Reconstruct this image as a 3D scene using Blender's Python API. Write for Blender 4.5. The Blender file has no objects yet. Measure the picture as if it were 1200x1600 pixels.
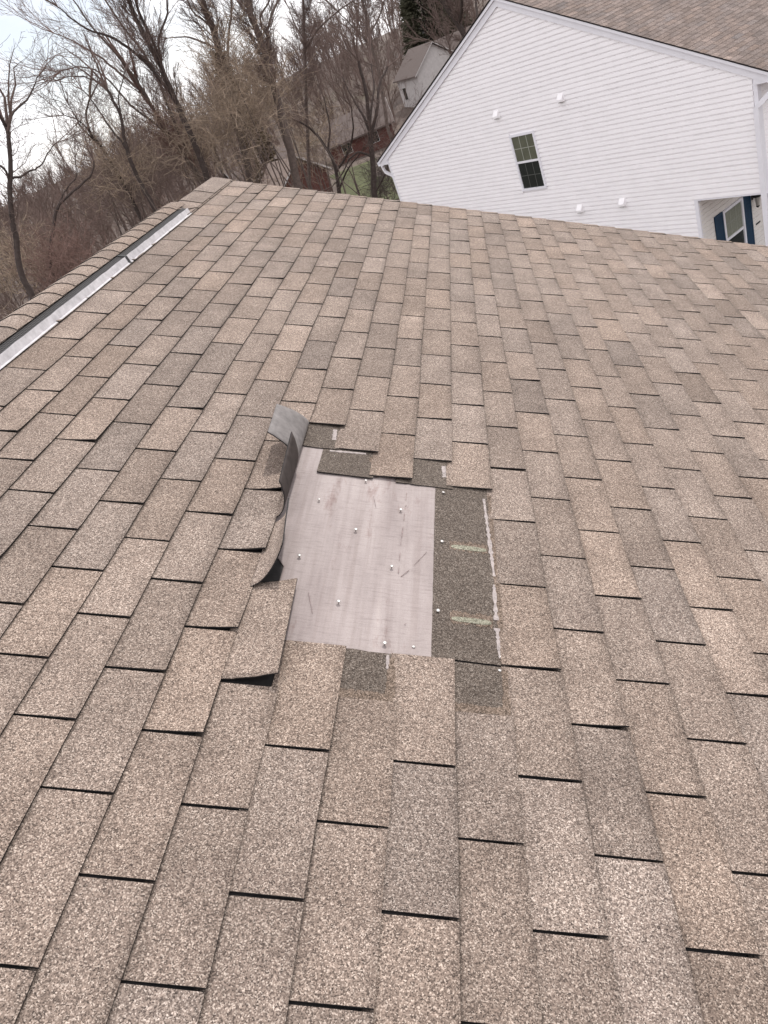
import bpy, math, random
import numpy as np
from mathutils import Vector

random.seed(7)
rng = np.random.default_rng(7)
D = bpy.data
SC = bpy.context.scene
COL = SC.collection

# ------------------------------------------------------------------ camera
W, H, F = 1200.0, 1600.0, 1156.4
R = np.array([[0.93407, 0.07008, -0.35016],
              [-0.25253, -0.56369, -0.78644],
              [-0.25249, 0.82301, -0.50883]])          # world -> camera (x right, y down, z forward)
CAM = np.array([0.48894, -0.63869, 1.15482])
cd = D.cameras.new('camera')
cd.sensor_fit = 'VERTICAL'
cd.sensor_height = 36.0
cd.lens = F / H * 36.0
cd.clip_start = 0.05
cd.clip_end = 6000
cam = D.objects.new('camera', cd)
COL.objects.link(cam)
from mathutils import Matrix
m3 = Matrix((R[0], -R[1], -R[2])).transposed()
cam.matrix_world = Matrix.Translation(CAM) @ m3.to_4x4()
SC.camera = cam
SC.render.resolution_x, SC.render.resolution_y = 768, 1024

# ------------------------------------------------------------------ light
SUN = np.array([0.34, 0.60, 0.73]); SUN /= np.linalg.norm(SUN)
sun_el = math.asin(SUN[2]); sun_az = math.atan2(SUN[0], SUN[1])
world = D.worlds.new('World'); SC.world = world; world.use_nodes = True
wt = world.node_tree; wt.nodes.clear()
wo = wt.nodes.new('ShaderNodeOutputWorld')
bg = wt.nodes.new('ShaderNodeBackground')
sky = wt.nodes.new('ShaderNodeTexSky'); sky.sky_type = 'NISHITA'
sky.sun_disc = False; sky.sun_elevation = sun_el; sky.sun_rotation = sun_az
sky.dust_density = 0.7; sky.air_density = 1.0; sky.ozone_density = 2.5
tc = wt.nodes.new('ShaderNodeTexCoord')
mp = wt.nodes.new('ShaderNodeMapping'); mp.inputs['Location'].default_value = (2.1, 1.7, 0.2); mp.inputs['Scale'].default_value = (1, 1, 2.2)
ns = wt.nodes.new('ShaderNodeTexNoise'); ns.inputs['Scale'].default_value = 2.6; ns.inputs['Detail'].default_value = 5; ns.inputs['Roughness'].default_value = 0.55
rp = wt.nodes.new('ShaderNodeValToRGB'); rp.color_ramp.elements[0].position = 0.30; rp.color_ramp.elements[1].position = 0.47
rp.color_ramp.elements[0].color = (0.45, 0.45, 0.45, 1); rp.color_ramp.elements[1].color = (0.92, 0.92, 0.92, 1)
mx = wt.nodes.new('ShaderNodeMix'); mx.data_type = 'RGBA'
mx.inputs[7].default_value = (14.2, 13.9, 14.2, 1)       # thin bright cloud
wt.links.new(tc.outputs['Generated'], mp.inputs[0]); wt.links.new(mp.outputs[0], ns.inputs[0])
wt.links.new(ns.outputs['Fac'], rp.inputs[0]); wt.links.new(rp.outputs[0], mx.inputs[0])
wt.links.new(sky.outputs[0], mx.inputs[6]); wt.links.new(mx.outputs[2], bg.inputs[0])
bg.inputs[1].default_value = 0.108
wt.links.new(bg.outputs[0], wo.inputs[0])
sl = D.lights.new('sun', 'SUN'); sl.energy = 2.6; sl.angle = math.radians(2.5); sl.color = (1.0, 0.955, 0.90)
so = D.objects.new('sun', sl); COL.objects.link(so)
so.rotation_euler = Vector(SUN).to_track_quat('Z', 'Y').to_euler()
so.location = (0, 0, 40)
SC.view_settings.view_transform = 'Standard'
SC.view_settings.look = 'None'
SC.view_settings.gamma = 1.0
SC.view_settings.exposure = 0.0

# ------------------------------------------------------------------ helpers
def ray(x, y):
    d = R.T @ np.array([(x - W / 2) / F, (y - H / 2) / F, 1.0])
    return d / np.linalg.norm(d)

def at_range(x, y, r):                      # point on the pixel's ray at horizontal distance r
    d = ray(x, y)
    return CAM + d * (r / math.hypot(d[0], d[1]))

ORIG = {}
def lnk(o, parent, origin):
    COL.objects.link(o)
    ORIG[o.name] = np.array(origin, float)
    if parent is not None:
        o.parent = parent
        o.location = Vector(np.array(origin) - ORIG[parent.name])
    else:
        o.location = Vector(origin)
    return o

def empty(name, loc, label, cat, group=None):
    o = D.objects.new(name, None)
    lnk(o, None, loc)
    o.empty_display_size = 0.3
    o['label'] = label; o['category'] = cat
    if group: o['group'] = group
    return o

def tag(o, label=None, cat=None, group=None, kind=None):
    if label: o['label'] = label
    if cat: o['category'] = cat
    if group: o['group'] = group
    if kind: o['kind'] = kind
    return o

def mesh_obj(name, V, Fc, mats, parent=None, midx=None, smooth=False, tint=None, origin=None):
    V = np.asarray(V, float)
    if origin is None:
        origin = V.mean(0)
    me = D.meshes.new(name)
    me.from_pydata((V - origin).tolist(), [], [list(f) for f in Fc])
    if not isinstance(mats, (list, tuple)): mats = [mats]
    for m in mats: me.materials.append(m)
    if midx is not None:
        me.polygons.foreach_set('material_index', np.asarray(midx, dtype=np.int32))
    if smooth:
        me.polygons.foreach_set('use_smooth', np.ones(len(me.polygons), dtype=bool))
    if tint is not None:
        a = me.attributes.new('tint', 'FLOAT_COLOR', 'POINT')
        a.data.foreach_set('color', np.asarray(tint, dtype=np.float32).ravel())
    me.update()
    o = D.objects.new(name, me)
    return lnk(o, parent, origin)

def quads_obj(name, V, Q, mat, parent=None, smooth=False, tint=None, origin=None, mats=None, midx=None):
    """fast builder for large all-quad meshes"""
    V = np.asarray(V, np.float32); Q = np.asarray(Q, np.int32)
    if origin is None: origin = V.mean(0)
    me = D.meshes.new(name)
    me.vertices.add(len(V)); me.vertices.foreach_set('co', (V - np.asarray(origin, np.float32)).ravel())
    me.loops.add(Q.size); me.loops.foreach_set('vertex_index', Q.ravel())
    me.polygons.add(len(Q))
    me.polygons.foreach_set('loop_start', np.arange(0, Q.size, 4, dtype=np.int32))
    for m in (mats or [mat]): me.materials.append(m)
    if midx is not None: me.polygons.foreach_set('material_index', np.asarray(midx, np.int32))
    if smooth: me.polygons.foreach_set('use_smooth', np.ones(len(Q), dtype=bool))
    if tint is not None:
        a = me.attributes.new('tint', 'FLOAT_COLOR', 'POINT')
        a.data.foreach_set('color', np.asarray(tint, dtype=np.float32).ravel())
    me.update(calc_edges=True); me.validate()
    o = D.objects.new(name, me)
    return lnk(o, parent, origin)

BOXF = [(0, 3, 2, 1), (4, 5, 6, 7), (0, 1, 5, 4), (1, 2, 6, 5), (2, 3, 7, 6), (3, 0, 4, 7)]
def prism(bot, top):                        # two rings of n points -> V,F
    n = len(bot); V = list(bot) + list(top)
    Fc = [tuple(range(n - 1, -1, -1)), tuple(range(n, 2 * n))]
    for i in range(n):
        j = (i + 1) % n
        Fc.append((i, j, n + j, n + i))
    return V, Fc

class MB:                                   # mesh buffer: many small shapes of ONE part
    def __init__(s): s.V = []; s.F = []; s.T = []
    def add(s, V, Fc, tint=None):
        b = len(s.V); s.V += [tuple(map(float, v)) for v in V]
        s.F += [tuple(b + i for i in f) for f in Fc]
        if tint is not None: s.T += [tint] * len(V)
    def build(s, name, mat, parent=None, **k):
        return mesh_obj(name, s.V, s.F, mat, parent, tint=s.T if s.T else None, **k)

# ------------------------------------------------------------------ materials
def new_mat(name):
    m = D.materials.new(name); m.use_nodes = True
    nt = m.node_tree; nt.nodes.clear()
    o = nt.nodes.new('ShaderNodeOutputMaterial'); b = nt.nodes.new('ShaderNodeBsdfPrincipled')
    nt.links.new(b.outputs[0], o.inputs[0])
    return m, nt, b
def nd(nt, t, **k):
    n = nt.nodes.new(t)
    for a, v in k.items():
        if a.startswith('i_'):
            key = a[2:]
            key = int(key) if key.isdigit() else key.replace('_', ' ')
            n.inputs[key].default_value = v
        else: setattr(n, a, v)
    return n
def ramp(nt, stops):
    n = nt.nodes.new('ShaderNodeValToRGB'); e = n.color_ramp.elements
    while len(e) < len(stops): e.new(0.5)
    for q, (p, c) in zip(e, stops):
        q.position = p; q.color = (*c, 1) if len(c) == 3 else c
    return n
def mul(nt, a, b, fac=1.0, mode='MULTIPLY'):
    n = nt.nodes.new('ShaderNodeMix'); n.data_type = 'RGBA'; n.blend_type = mode
    n.inputs[0].default_value = fac
    for k, v in ((6, a), (7, b)):
        if isinstance(v, tuple): n.inputs[k].default_value = (*v, 1)
        else: nt.links.new(v, n.inputs[k])
    return n.outputs[2]

def granule_mat(name, stops, use_tint=True, scale=430.0, patch=0.22):
    m, nt, b = new_mat(name); L = nt.links
    geo = nd(nt, 'ShaderNodeNewGeometry')
    vo = nd(nt, 'ShaderNodeTexVoronoi'); vo.inputs['Scale'].default_value = scale
    L.new(geo.outputs['Position'], vo.inputs['Vector'])
    sp = nd(nt, 'ShaderNodeSeparateColor'); L.new(vo.outputs['Color'], sp.inputs[0])
    r = ramp(nt, stops); L.new(sp.outputs[0], r.inputs[0])
    n1 = nd(nt, 'ShaderNodeTexNoise'); n1.inputs['Scale'].default_value = 160; n1.inputs['Detail'].default_value = 3; n1.inputs['Roughness'].default_value = 0.7
    L.new(geo.outputs['Position'], n1.inputs['Vector'])
    r1 = ramp(nt, [(0.30, (0.70, 0.70, 0.70)), (0.70, (1.30, 1.29, 1.28))]); L.new(n1.outputs[0], r1.inputs[0])
    c = mul(nt, r.outputs[0], r1.outputs[0])
    n2 = nd(nt, 'ShaderNodeTexNoise'); n2.inputs['Scale'].default_value = 5.5; n2.inputs['Detail'].default_value = 6; n2.inputs['Roughness'].default_value = 0.62
    L.new(geo.outputs['Position'], n2.inputs['Vector'])
    r2 = ramp(nt, [(0.32, (1 - patch, 1 - patch * 1.06, 1 - patch * 1.1)), (0.68, (1 + patch * .8, 1 + patch * .8, 1 + patch * .78))]); L.new(n2.outputs[0], r2.inputs[0])
    c = mul(nt, c, r2.outputs[0])
    if use_tint:
        at = nd(nt, 'ShaderNodeAttribute', attribute_name='tint'); c = mul(nt, c, at.outputs['Color'])
    L.new(c, b.inputs['Base Color'])
    b.inputs['Roughness'].default_value = 0.93; b.inputs['Specular IOR Level'].default_value = 0.25
    bp = nd(nt, 'ShaderNodeBump'); bp.inputs['Strength'].default_value = 0.55; bp.inputs['Distance'].default_value = 0.0012
    L.new(vo.outputs['Distance'], bp.inputs['Height']); bp.invert = True
    L.new(bp.outputs[0], b.inputs['Normal'])
    return m

def plain_mat(name, col, rough=0.6, noise=0.0, nscale=20.0, metal=0.0, spec=0.4, stretch=None, bump=0.0):
    m, nt, b = new_mat(name); L = nt.links
    b.inputs['Roughness'].default_value = rough; b.inputs['Metallic'].default_value = metal
    b.inputs['Specular IOR Level'].default_value = spec
    if noise > 0:
        geo = nd(nt, 'ShaderNodeNewGeometry'); src = geo.outputs['Position']
        if stretch:
            mpn = nd(nt, 'ShaderNodeMapping'); mpn.inputs['Scale'].default_value = stretch; L.new(src, mpn.inputs[0]); src = mpn.outputs[0]
        n = nd(nt, 'ShaderNodeTexNoise'); n.inputs['Scale'].default_value = nscale; n.inputs['Detail'].default_value = 6; n.inputs['Roughness'].default_value = 0.65
        L.new(src, n.inputs['Vector'])
        r = ramp(nt, [(0.3, tuple(c * (1 - noise) for c in col)), (0.7, tuple(c * (1 + noise) for c in col))])
        L.new(n.outputs[0], r.inputs[0]); L.new(r.outputs[0], b.inputs['Base Color'])
        if bump:
            bp = nd(nt, 'ShaderNodeBump'); bp.inputs['Strength'].default_value = bump; bp.inputs['Distance'].default_value = 0.02
            L.new(n.outputs[0], bp.inputs['Height']); L.new(bp.outputs[0], b.inputs['Normal'])
    else:
        b.inputs['Base Color'].default_value = (*col, 1)
    return m

M = {}
M['shingle'] = granule_mat('weathered_shingle_granules', [(0.0, (0.060, 0.046, 0.039)), (0.22, (0.139, 0.107, 0.089)), (0.5, (0.219, 0.170, 0.142)), (0.78, (0.290, 0.229, 0.191)), (1.0, (0.52, 0.44, 0.38))], scale=500.0, patch=0.17)
M['headlap'] = granule_mat('fresh_dark_granules', [(0.0, (0.034, 0.026, 0.021)), (0.4, (0.088, 0.070, 0.057)), (0.75, (0.128, 0.104, 0.087)), (1.0, (0.26, 0.225, 0.195))], patch=0.14, scale=500.0)
M['far_shingle'] = granule_mat('neighbour_shingle_granules', [(0.0, (0.10, 0.078, 0.070)), (0.5, (0.178, 0.141, 0.126)), (1.0, (0.29, 0.236, 0.212))], scale=120.0)
M['asphalt'] = plain_mat('bare_asphalt', (0.014, 0.012, 0.012), 0.8, 0.4, 60)
M['underside'] = plain_mat('talc_dusted_underside', (0.20, 0.185, 0.18), 0.8, 0.25, 35, spec=0.2)
M['underside_shaded'] = plain_mat('shaded_underside', (0.055, 0.045, 0.042), 0.8, 0.3, 35, spec=0.2)  # tab underside with its shade painted into a darker colour
M['sealant'] = plain_mat('pale_sealant', (0.31, 0.268, 0.255), 0.7, 0.4, 90)
M['rust_stain'] = granule_mat('rusty_granules', [(0.0, (0.05, 0.037, 0.028)), (0.5, (0.135, 0.100, 0.076)), (1.0, (0.28, 0.22, 0.18))], use_tint=False)
M['keyway'] = granule_mat('pale_green_granules', [(0.0, (0.10, 0.095, 0.07)), (0.5, (0.21, 0.205, 0.155)), (1.0, (0.36, 0.35, 0.28))], use_tint=False, patch=0.1)
M['nail'] = plain_mat('galvanised_nail', (0.50, 0.48, 0.46), 0.4, 0.25, 300, metal=0.6)
M['baffle'] = plain_mat('weathered_aluminium', (0.50, 0.485, 0.50), 0.6, 0.22, 26)
M['louvre'] = plain_mat('black_louvre', (0.012, 0.012, 0.013), 0.6)
M['louvre_bar'] = plain_mat('louvre_bar_grey', (0.065, 0.06, 0.06), 0.6)
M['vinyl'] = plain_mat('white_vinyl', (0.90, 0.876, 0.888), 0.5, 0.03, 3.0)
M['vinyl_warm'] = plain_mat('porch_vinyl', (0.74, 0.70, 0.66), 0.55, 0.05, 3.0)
M['trim'] = plain_mat('white_trim', (0.78, 0.77, 0.81), 0.4, 0.04, 5)
M['soffit'] = plain_mat('soffit_white', (0.7, 0.69, 0.7), 0.6)
M['glass'] = plain_mat('window_glass', (0.016, 0.020, 0.018), 0.09, spec=0.5)
M['blind'] = plain_mat('blind_slats', (0.30, 0.31, 0.25), 0.6)
M['shutter'] = plain_mat('blue_shutter', (0.007, 0.034, 0.072), 0.5)
M['lantern'] = plain_mat('black_iron', (0.012, 0.012, 0.012), 0.45, metal=0.3)
M['lantern_glass'] = plain_mat('lantern_glass', (0.35, 0.33, 0.3), 0.15)
M['door'] = plain_mat('navy_door', (0.012, 0.03, 0.075), 0.4)
M['bark'] = plain_mat('grey_brown_bark', (0.125, 0.097, 0.085), 0.9, 0.35, 9, spec=0.2)
M['bark_dark'] = plain_mat('dark_bark', (0.066, 0.051, 0.046), 0.9, 0.35, 9, spec=0.2)
M['twig'] = plain_mat('brown_twigs', (0.160, 0.117, 0.103), 0.9, 0.3, 2.5, spec=0.2)
M['twig_tan'] = plain_mat('tan_vines', (0.30, 0.232, 0.175), 0.9, 0.6, 1.8, spec=0.2)
M['twig_red'] = plain_mat('reddish_twigs', (0.20, 0.128, 0.108), 0.9, 0.35, 2.0, spec=0.2)
M['wood_far'] = plain_mat('far_twigs', (0.165, 0.120, 0.104), 0.95, 0.4, 0.12, spec=0.1)
M['needle'] = plain_mat('conifer_needles', (0.075, 0.072, 0.047), 0.8, 0.45, 3, spec=0.2)
M['needle_brown'] = plain_mat('brown_conifer', (0.115, 0.085, 0.055), 0.8, 0.4, 3, spec=0.2)
M['brick'] = plain_mat('red_brick', (0.105, 0.042, 0.034), 0.85, 0.3, 4)
M['roof_tan'] = plain_mat('tan_shingle_roof', (0.215, 0.165, 0.14), 0.9, 0.2, 6)
M['roof_grey'] = plain_mat('grey_shingle_roof', (0.125, 0.098, 0.088), 0.9, 0.2, 6)
M['stucco'] = plain_mat('pale_siding', (0.50, 0.47, 0.46), 0.8, 0.12, 3)
M['grey_board'] = plain_mat('grey_boards', (0.24, 0.225, 0.225), 0.8, 0.15, 2)
M['brown_trim'] = plain_mat('brown_trim', (0.07, 0.045, 0.035), 0.7)

def underlay_mat():
    m, nt, b = new_mat('silver_underlayment'); L = nt.links
    geo = nd(nt, 'ShaderNodeNewGeometry')
    def noise(scale, stretch, detail=5, rough=0.6):
        mpn = nd(nt, 'ShaderNodeMapping'); mpn.inputs['Scale'].default_value = stretch; L.new(geo.outputs['Position'], mpn.inputs[0])
        n = nd(nt, 'ShaderNodeTexNoise'); n.inputs['Scale'].default_value = scale; n.inputs['Detail'].default_value = detail; n.inputs['Roughness'].default_value = rough
        L.new(mpn.outputs[0], n.inputs['Vector']); return n.outputs[0]
    a = noise(9, (1, 0.22, 1)); ra = ramp(nt, [(0.3, (0.230, 0.190, 0.182)), (0.5, (0.292, 0.247, 0.237)), (0.72, (0.365, 0.316, 0.304))]); L.new(a, ra.inputs[0])
    f = noise(60, (0.35, 3.0, 0.35), 4, 0.7); rf = ramp(nt, [(0.30, (0.80, 0.78, 0.78)), (0.45, (1, 1, 1)), (0.75, (1.10, 1.10, 1.10))]); L.new(f, rf.inputs[0])
    c = mul(nt, ra.outputs[0], rf.outputs[0])
    s = noise(7, (1.6, 0.5, 1.6), 7, 0.72); rs = ramp(nt, [(0.33, (0.70, 0.60, 0.58)), (0.43, (1, 1, 1))]); L.new(s, rs.inputs[0])
    c = mul(nt, c, rs.outputs[0])
    w = noise(26, (1.5, 0.04, 1.5), 4, 0.6); rw = ramp(nt, [(0.36, (0.89, 0.87, 0.86)), (0.5, (1, 1, 1)), (0.66, (1.07, 1.07, 1.06))]); L.new(w, rw.inputs[0])
    c = mul(nt, c, rw.outputs[0])
    g = noise(420, (1, 1, 1), 2); rg = ramp(nt, [(0.3, (0.9, 0.9, 0.9)), (0.7, (1.1, 1.1, 1.1))]); L.new(g, rg.inputs[0])
    c = mul(nt, c, rg.outputs[0])
    L.new(c, b.inputs['Base Color']); b.inputs['Roughness'].default_value = 0.62; b.inputs['Specular IOR Level'].default_value = 0.3
    bp = nd(nt, 'ShaderNodeBump'); bp.inputs['Strength'].default_value = 0.25; bp.inputs['Distance'].default_value = 0.003
    L.new(f, bp.inputs['Height']); L.new(bp.outputs[0], b.inputs['Normal'])
    return m
M['underlay'] = underlay_mat()
M['scuff'] = plain_mat('reddish_scuff', (0.24, 0.18, 0.175), 0.8, 0.35, 120)

def ground_mat():
    m, nt, b = new_mat('leaf_litter'); L = nt.links
    geo = nd(nt, 'ShaderNodeNewGeometry')
    n1 = nd(nt, 'ShaderNodeTexNoise'); n1.inputs['Scale'].default_value = 0.06; n1.inputs['Detail'].default_value = 8; n1.inputs['Roughness'].default_value = 0.7
    n2 = nd(nt, 'ShaderNodeTexNoise'); n2.inputs['Scale'].default_value = 1.3; n2.inputs['Detail'].default_value = 6; n2.inputs['Roughness'].default_value = 0.75
    L.new(geo.outputs['Position'], n1.inputs['Vector']); L.new(geo.outputs['Position'], n2.inputs['Vector'])
    r1 = ramp(nt, [(0.35, (0.075, 0.056, 0.048)), (0.52, (0.115, 0.087, 0.073)), (0.68, (0.10, 0.09, 0.055))]); L.new(n1.outputs[0], r1.inputs[0])
    r2 = ramp(nt, [(0.3, (0.55, 0.55, 0.55)), (0.7, (1.4, 1.35, 1.3))]); L.new(n2.outputs[0], r2.inputs[0])
    L.new(mul(nt, r1.outputs[0], r2.outputs[0]), b.inputs['Base Color']); b.inputs['Roughness'].default_value = 0.95
    return m
M['ground'] = ground_mat()
M['lawn'] = plain_mat('spring_lawn', (0.062, 0.068, 0.021), 0.9, 0.4, 0.9)

# ------------------------------------------------------------------ terrain
def sstep(a, b, x):
    t = np.clip((x - a) / (b - a), 0, 1); return t * t * (3 - 2 * t)
def G(x, y):
    x = np.asarray(x, float); y = np.asarray(y, float)
    d = np.hypot(x, y); az = np.degrees(np.arctan2(x, y))
    k = sstep(-33, -9, az) * (1 - sstep(100, 150, np.abs(az)))
    z = -6.5 - 3.2 * sstep(28, 70, d)
    z = z + 8.5 * k * sstep(105, 230, d) + (1 - k) * 2.0 * sstep(150, 300, d)
    z = z + 0.5 * np.sin(x * .05 + 1) * np.sin(y * .043) * sstep(35, 70, d)
    return z
rad = np.concatenate([np.linspace(0, 90, 31), np.linspace(95, 300, 42), np.array([340, 400, 500, 700, 1000, 1600, 2600])])
na = 144
V = [(0, 0, float(G(0, 0)))]; Q = []
for i, r in enumerate(rad[1:]):
    for j in range(na):
        a = 2 * math.pi * j / na; x, y = r * math.sin(a), r * math.cos(a)
        V.append((x, y, float(G(x, y))))
Fc = [(0, 1 + (j + 1) % na, 1 + j) for j in range(na)]
for i in range(len(rad) - 2):
    for j in range(na):
        p = 1 + i * na; q = p + na; j2 = (j + 1) % na
        Fc.append((p + j, p + j2, q + j2, q + j))
g = mesh_obj('ground', V, Fc, M['ground'], smooth=True, origin=(0, 0, 0)); tag(g, kind='structure')
# lawn
V = []; Fc = []; nx, ny = 10, 16
for i in range(ny + 1):
    for j in range(nx + 1):
        t = i / ny; s = j / nx * 2 - 1
        y = 58 + 34 * t; x = -0.155 * y - 0.2 + s * (4.4 + 1.2 * math.sin(t * 7) - 2.2 * t)
        V.append((x, y, float(G(x, y)) + .05))
for i in range(ny):
    for j in range(nx):
        p = i * (nx + 1) + j; Fc.append((p, p + 1, p + nx + 2, p + nx + 1))
tag(mesh_obj('lawn', V, Fc, M['lawn'], smooth=True), kind='structure')

# ------------------------------------------------------------------ the roof the photograph stands on
PT = math.radians(26.3145); EXP = 0.127; TAB = 0.30
DS = np.array([math.cos(PT), 0, -math.sin(PT)]); EY = np.array([0, 1.0, 0]); NR = np.array([math.sin(PT), 0, math.cos(PT)])
def RP(u, v, h=0.0): return DS * (u * EXP) + EY * (v * TAB) + NR * h
U_RIDGE, U_EAVE, V_RAKE, V_NEAR = -13.25, 27.0, 17.68, -9.0
APEX_DOWN = np.array([-math.cos(PT), 0, -math.sin(PT)])     # downslope of the far side
def RL(u2, v, h=0.0):                                       # far slope, u2 courses below the ridge
    N2 = np.array([-math.sin(PT), 0, math.cos(PT)])
    return RP(U_RIDGE, v) + APEX_DOWN * (u2 * EXP) + N2 * h
zg = float(G(0, 0))
house = empty('house', (RP(U_RIDGE, 4)[0], 4 * TAB, zg), 'house seen from its own brown shingled roof with a torn patch of missing shingles', 'house')

OFF = {-11: (.08, .24), -10: (.08, .11), -9: (0, .07), -8: (0, .09), -7: (.03, .10), -6: (0, .15), -5: (-.02, .08), -4: (.02, .09), -3: (.0, .08),
       -2: (0, .06), -1: (0, .10), 0: (.02, 0), 1: (.04, .01), 2: (.02, .02), 3: (.03, -.08), 4: (.03, -.05), 5: (.02, -.04), 6: (.04, -.02), 7: (-.02, -.14), 8: (-.04, -.07), 9: (-.07, -.03)}
def uo(c, v):                               # how far a course line wanders
    a, b = OFF.get(c, (-.03, -.05) if c > 9 else (.02, .05))
    return c + a + (b - a) * min(max(v / 9.0, 0), 1.2) + 0.012 * math.sin(v * 2.1 + c * 1.7)

# roof deck: thick slab of both slopes with dark felt on top
dk = MB()
a = [RP(U_RIDGE, V_NEAR, 0), RP(U_EAVE, V_NEAR, 0), RP(U_EAVE, V_RAKE - .05, 0), RP(U_RIDGE, V_RAKE - .05, 0)]
dk.add(*prism([p - NR * .02 - np.array([0, 0, .0]) for p in a], a))
a = [RL(0, V_NEAR), RL(40, V_NEAR), RL(40, V_RAKE - .05), RL(0, V_RAKE - .05)]
N2 = np.array([-math.sin(PT), 0, math.cos(PT)])
dk.add(*prism([p - N2 * .02 for p in a], a))
deck = dk.build('roof_deck', M['asphalt'], house)

def grid_slab(Gp, th, bottom=True):
    """Gp (ny,nx,3) top points -> slab; returns V, F, mat idx (0 top, 1 bottom, 2 edge)"""
    ny, nx = Gp.shape[:2]
    du = np.gradient(Gp, axis=1); dv = np.gradient(Gp, axis=0)
    N = np.cross(du, dv); N /= np.linalg.norm(N, axis=2, keepdims=True) + 1e-12
    B = Gp - N * th
    V = np.concatenate([Gp.reshape(-1, 3), B.reshape(-1, 3)]); off = nx * ny
    Fc = []; mi = []
    I = lambda i, j: i * nx + j
    for i in range(ny - 1):
        for j in range(nx - 1):
            Fc.append((I(i, j), I(i, j + 1), I(i + 1, j + 1), I(i + 1, j))); mi.append(0)
            if bottom:
                Fc.append((off + I(i, j), off + I(i + 1, j), off + I(i + 1, j + 1), off + I(i, j + 1))); mi.append(1)
    for j in range(nx - 1):
        Fc.append((I(0, j), off + I(0, j), off + I(0, j + 1), I(0, j + 1))); mi.append(2)
        Fc.append((I(ny - 1, j), I(ny - 1, j + 1), off + I(ny - 1, j + 1), off + I(ny - 1, j))); mi.append(2)
    for i in range(ny - 1):
        Fc.append((I(i, 0), I(i + 1, 0), off + I(i + 1, 0), off + I(i, 0))); mi.append(2)
        Fc.append((I(i, nx - 1), off + I(i, nx - 1), off + I(i + 1, nx - 1), I(i + 1, nx - 1))); mi.append(2)
    return V, Fc, mi

def tone():
    t = random.gauss(0, 1); w = random.gauss(0, 1)
    b = 1.0 + 0.075 * max(-1.8, min(2.0, t))
    if random.random() < .08: b *= 1.12
    if random.random() < .10: b *= .88
    w = max(-1.6, min(1.6, w)) * .014
    return (b * (1 + w), b, b * (1 - w * 1.1), 1.0)

removed = {(-2, 2), (-2, 3), (-2, 4), (-1, 1), (-1, 2), (-1, 3), (0, 2), (0, 3), (0, 4), (1, 1), (1, 2), (1, 3),
           (-3, 1), (-3, 2), (-3, 3), (-3, 4)}
NEAR = {(-1, 4): .0075, (1, 4): .004, (0, 5): .0015, (-2, 5): .004, (-3, 5): .006, (2, 2): .002, (2, 5): .003}
LIFT = {(-4, 1): (.007, .001), (-4, 2): (.010, .002), (-4, 3): (.014, .004), (-4, 4): (.018, .008), (-4, 5): (.010, .001),
        (-5, 1): (.002, 0), (-5, 3): (.003, .001), (-9, 4): (.006, 0), (-7, 5): (.004, 0), (3, 1): (.004, 0)}
TOP0, BUT = .0042, .0090
def make_tab(c, k):
    ph = .5 if c % 2 else 0.0
    v0, v1 = k + ph, k + 1 + ph
    g0 = random.uniform(.0070, .0105) / TAB; curl = random.uniform(.0012, .0042); g1 = .0012 / TAB
    v1 = min(v1, V_RAKE)
    if v1 - v0 < .06: return None
    ln, lf = LIFT.get((c, k), (0, 0))
    ln += random.uniform(0, .0012) + (random.uniform(.001, .0035) if random.random() < .12 else 0)
    lf += random.uniform(0, .0010)
    sk0 = random.uniform(-.012, .012); but = random.uniform(-.012, .012)
    sv = [0, .10, .45, 1.0]; su = [-0.14, .0, .05, .3, .62, .80, .92, 1.0]
    if (c, k) in LIFT: sv = [0, .02, .14, .3, .5, .7, .86, .985, 1.0]; su = [-.14, .0, .05, .3, .62, .80, .92, 1.0]
    wob = [random.uniform(-.006, .006) for _ in sv]
    P = np.zeros((len(su), len(sv), 3))
    for i, s in enumerate(su):
        for j, t in enumerate(sv):
            vv = v0 + g0 * .5 + sk0 * (s - .5) * .3 + (v1 - v0 - g0 * .5 - g1) * t
            ua, ub = uo(c, vv), uo(c + 1, vv) + but * .25 + wob[j]
            u = ua + (ub - ua) * s
            h = TOP0 + (BUT - TOP0) * s - (.0011 if s > .985 else .0003 if s > .94 else 0)
            lift = (ln * (1 - t) ** 1.6 + lf * t ** 1.6) * max(s, 0) ** 2.0 + NEAR.get((c, k), 0) * max(0, 1 - t * 2.2) ** 2 + curl * max(0, 1 - t * 6) ** 2 * (.25 + .75 * max(s, 0))
            P[i, j] = RP(u, vv, h + lift)
    P = P.transpose(1, 0, 2)                          # rows along v, columns down slope -> normal up
    return grid_slab(P, .0041, bottom=(c, k) in LIFT)

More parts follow.
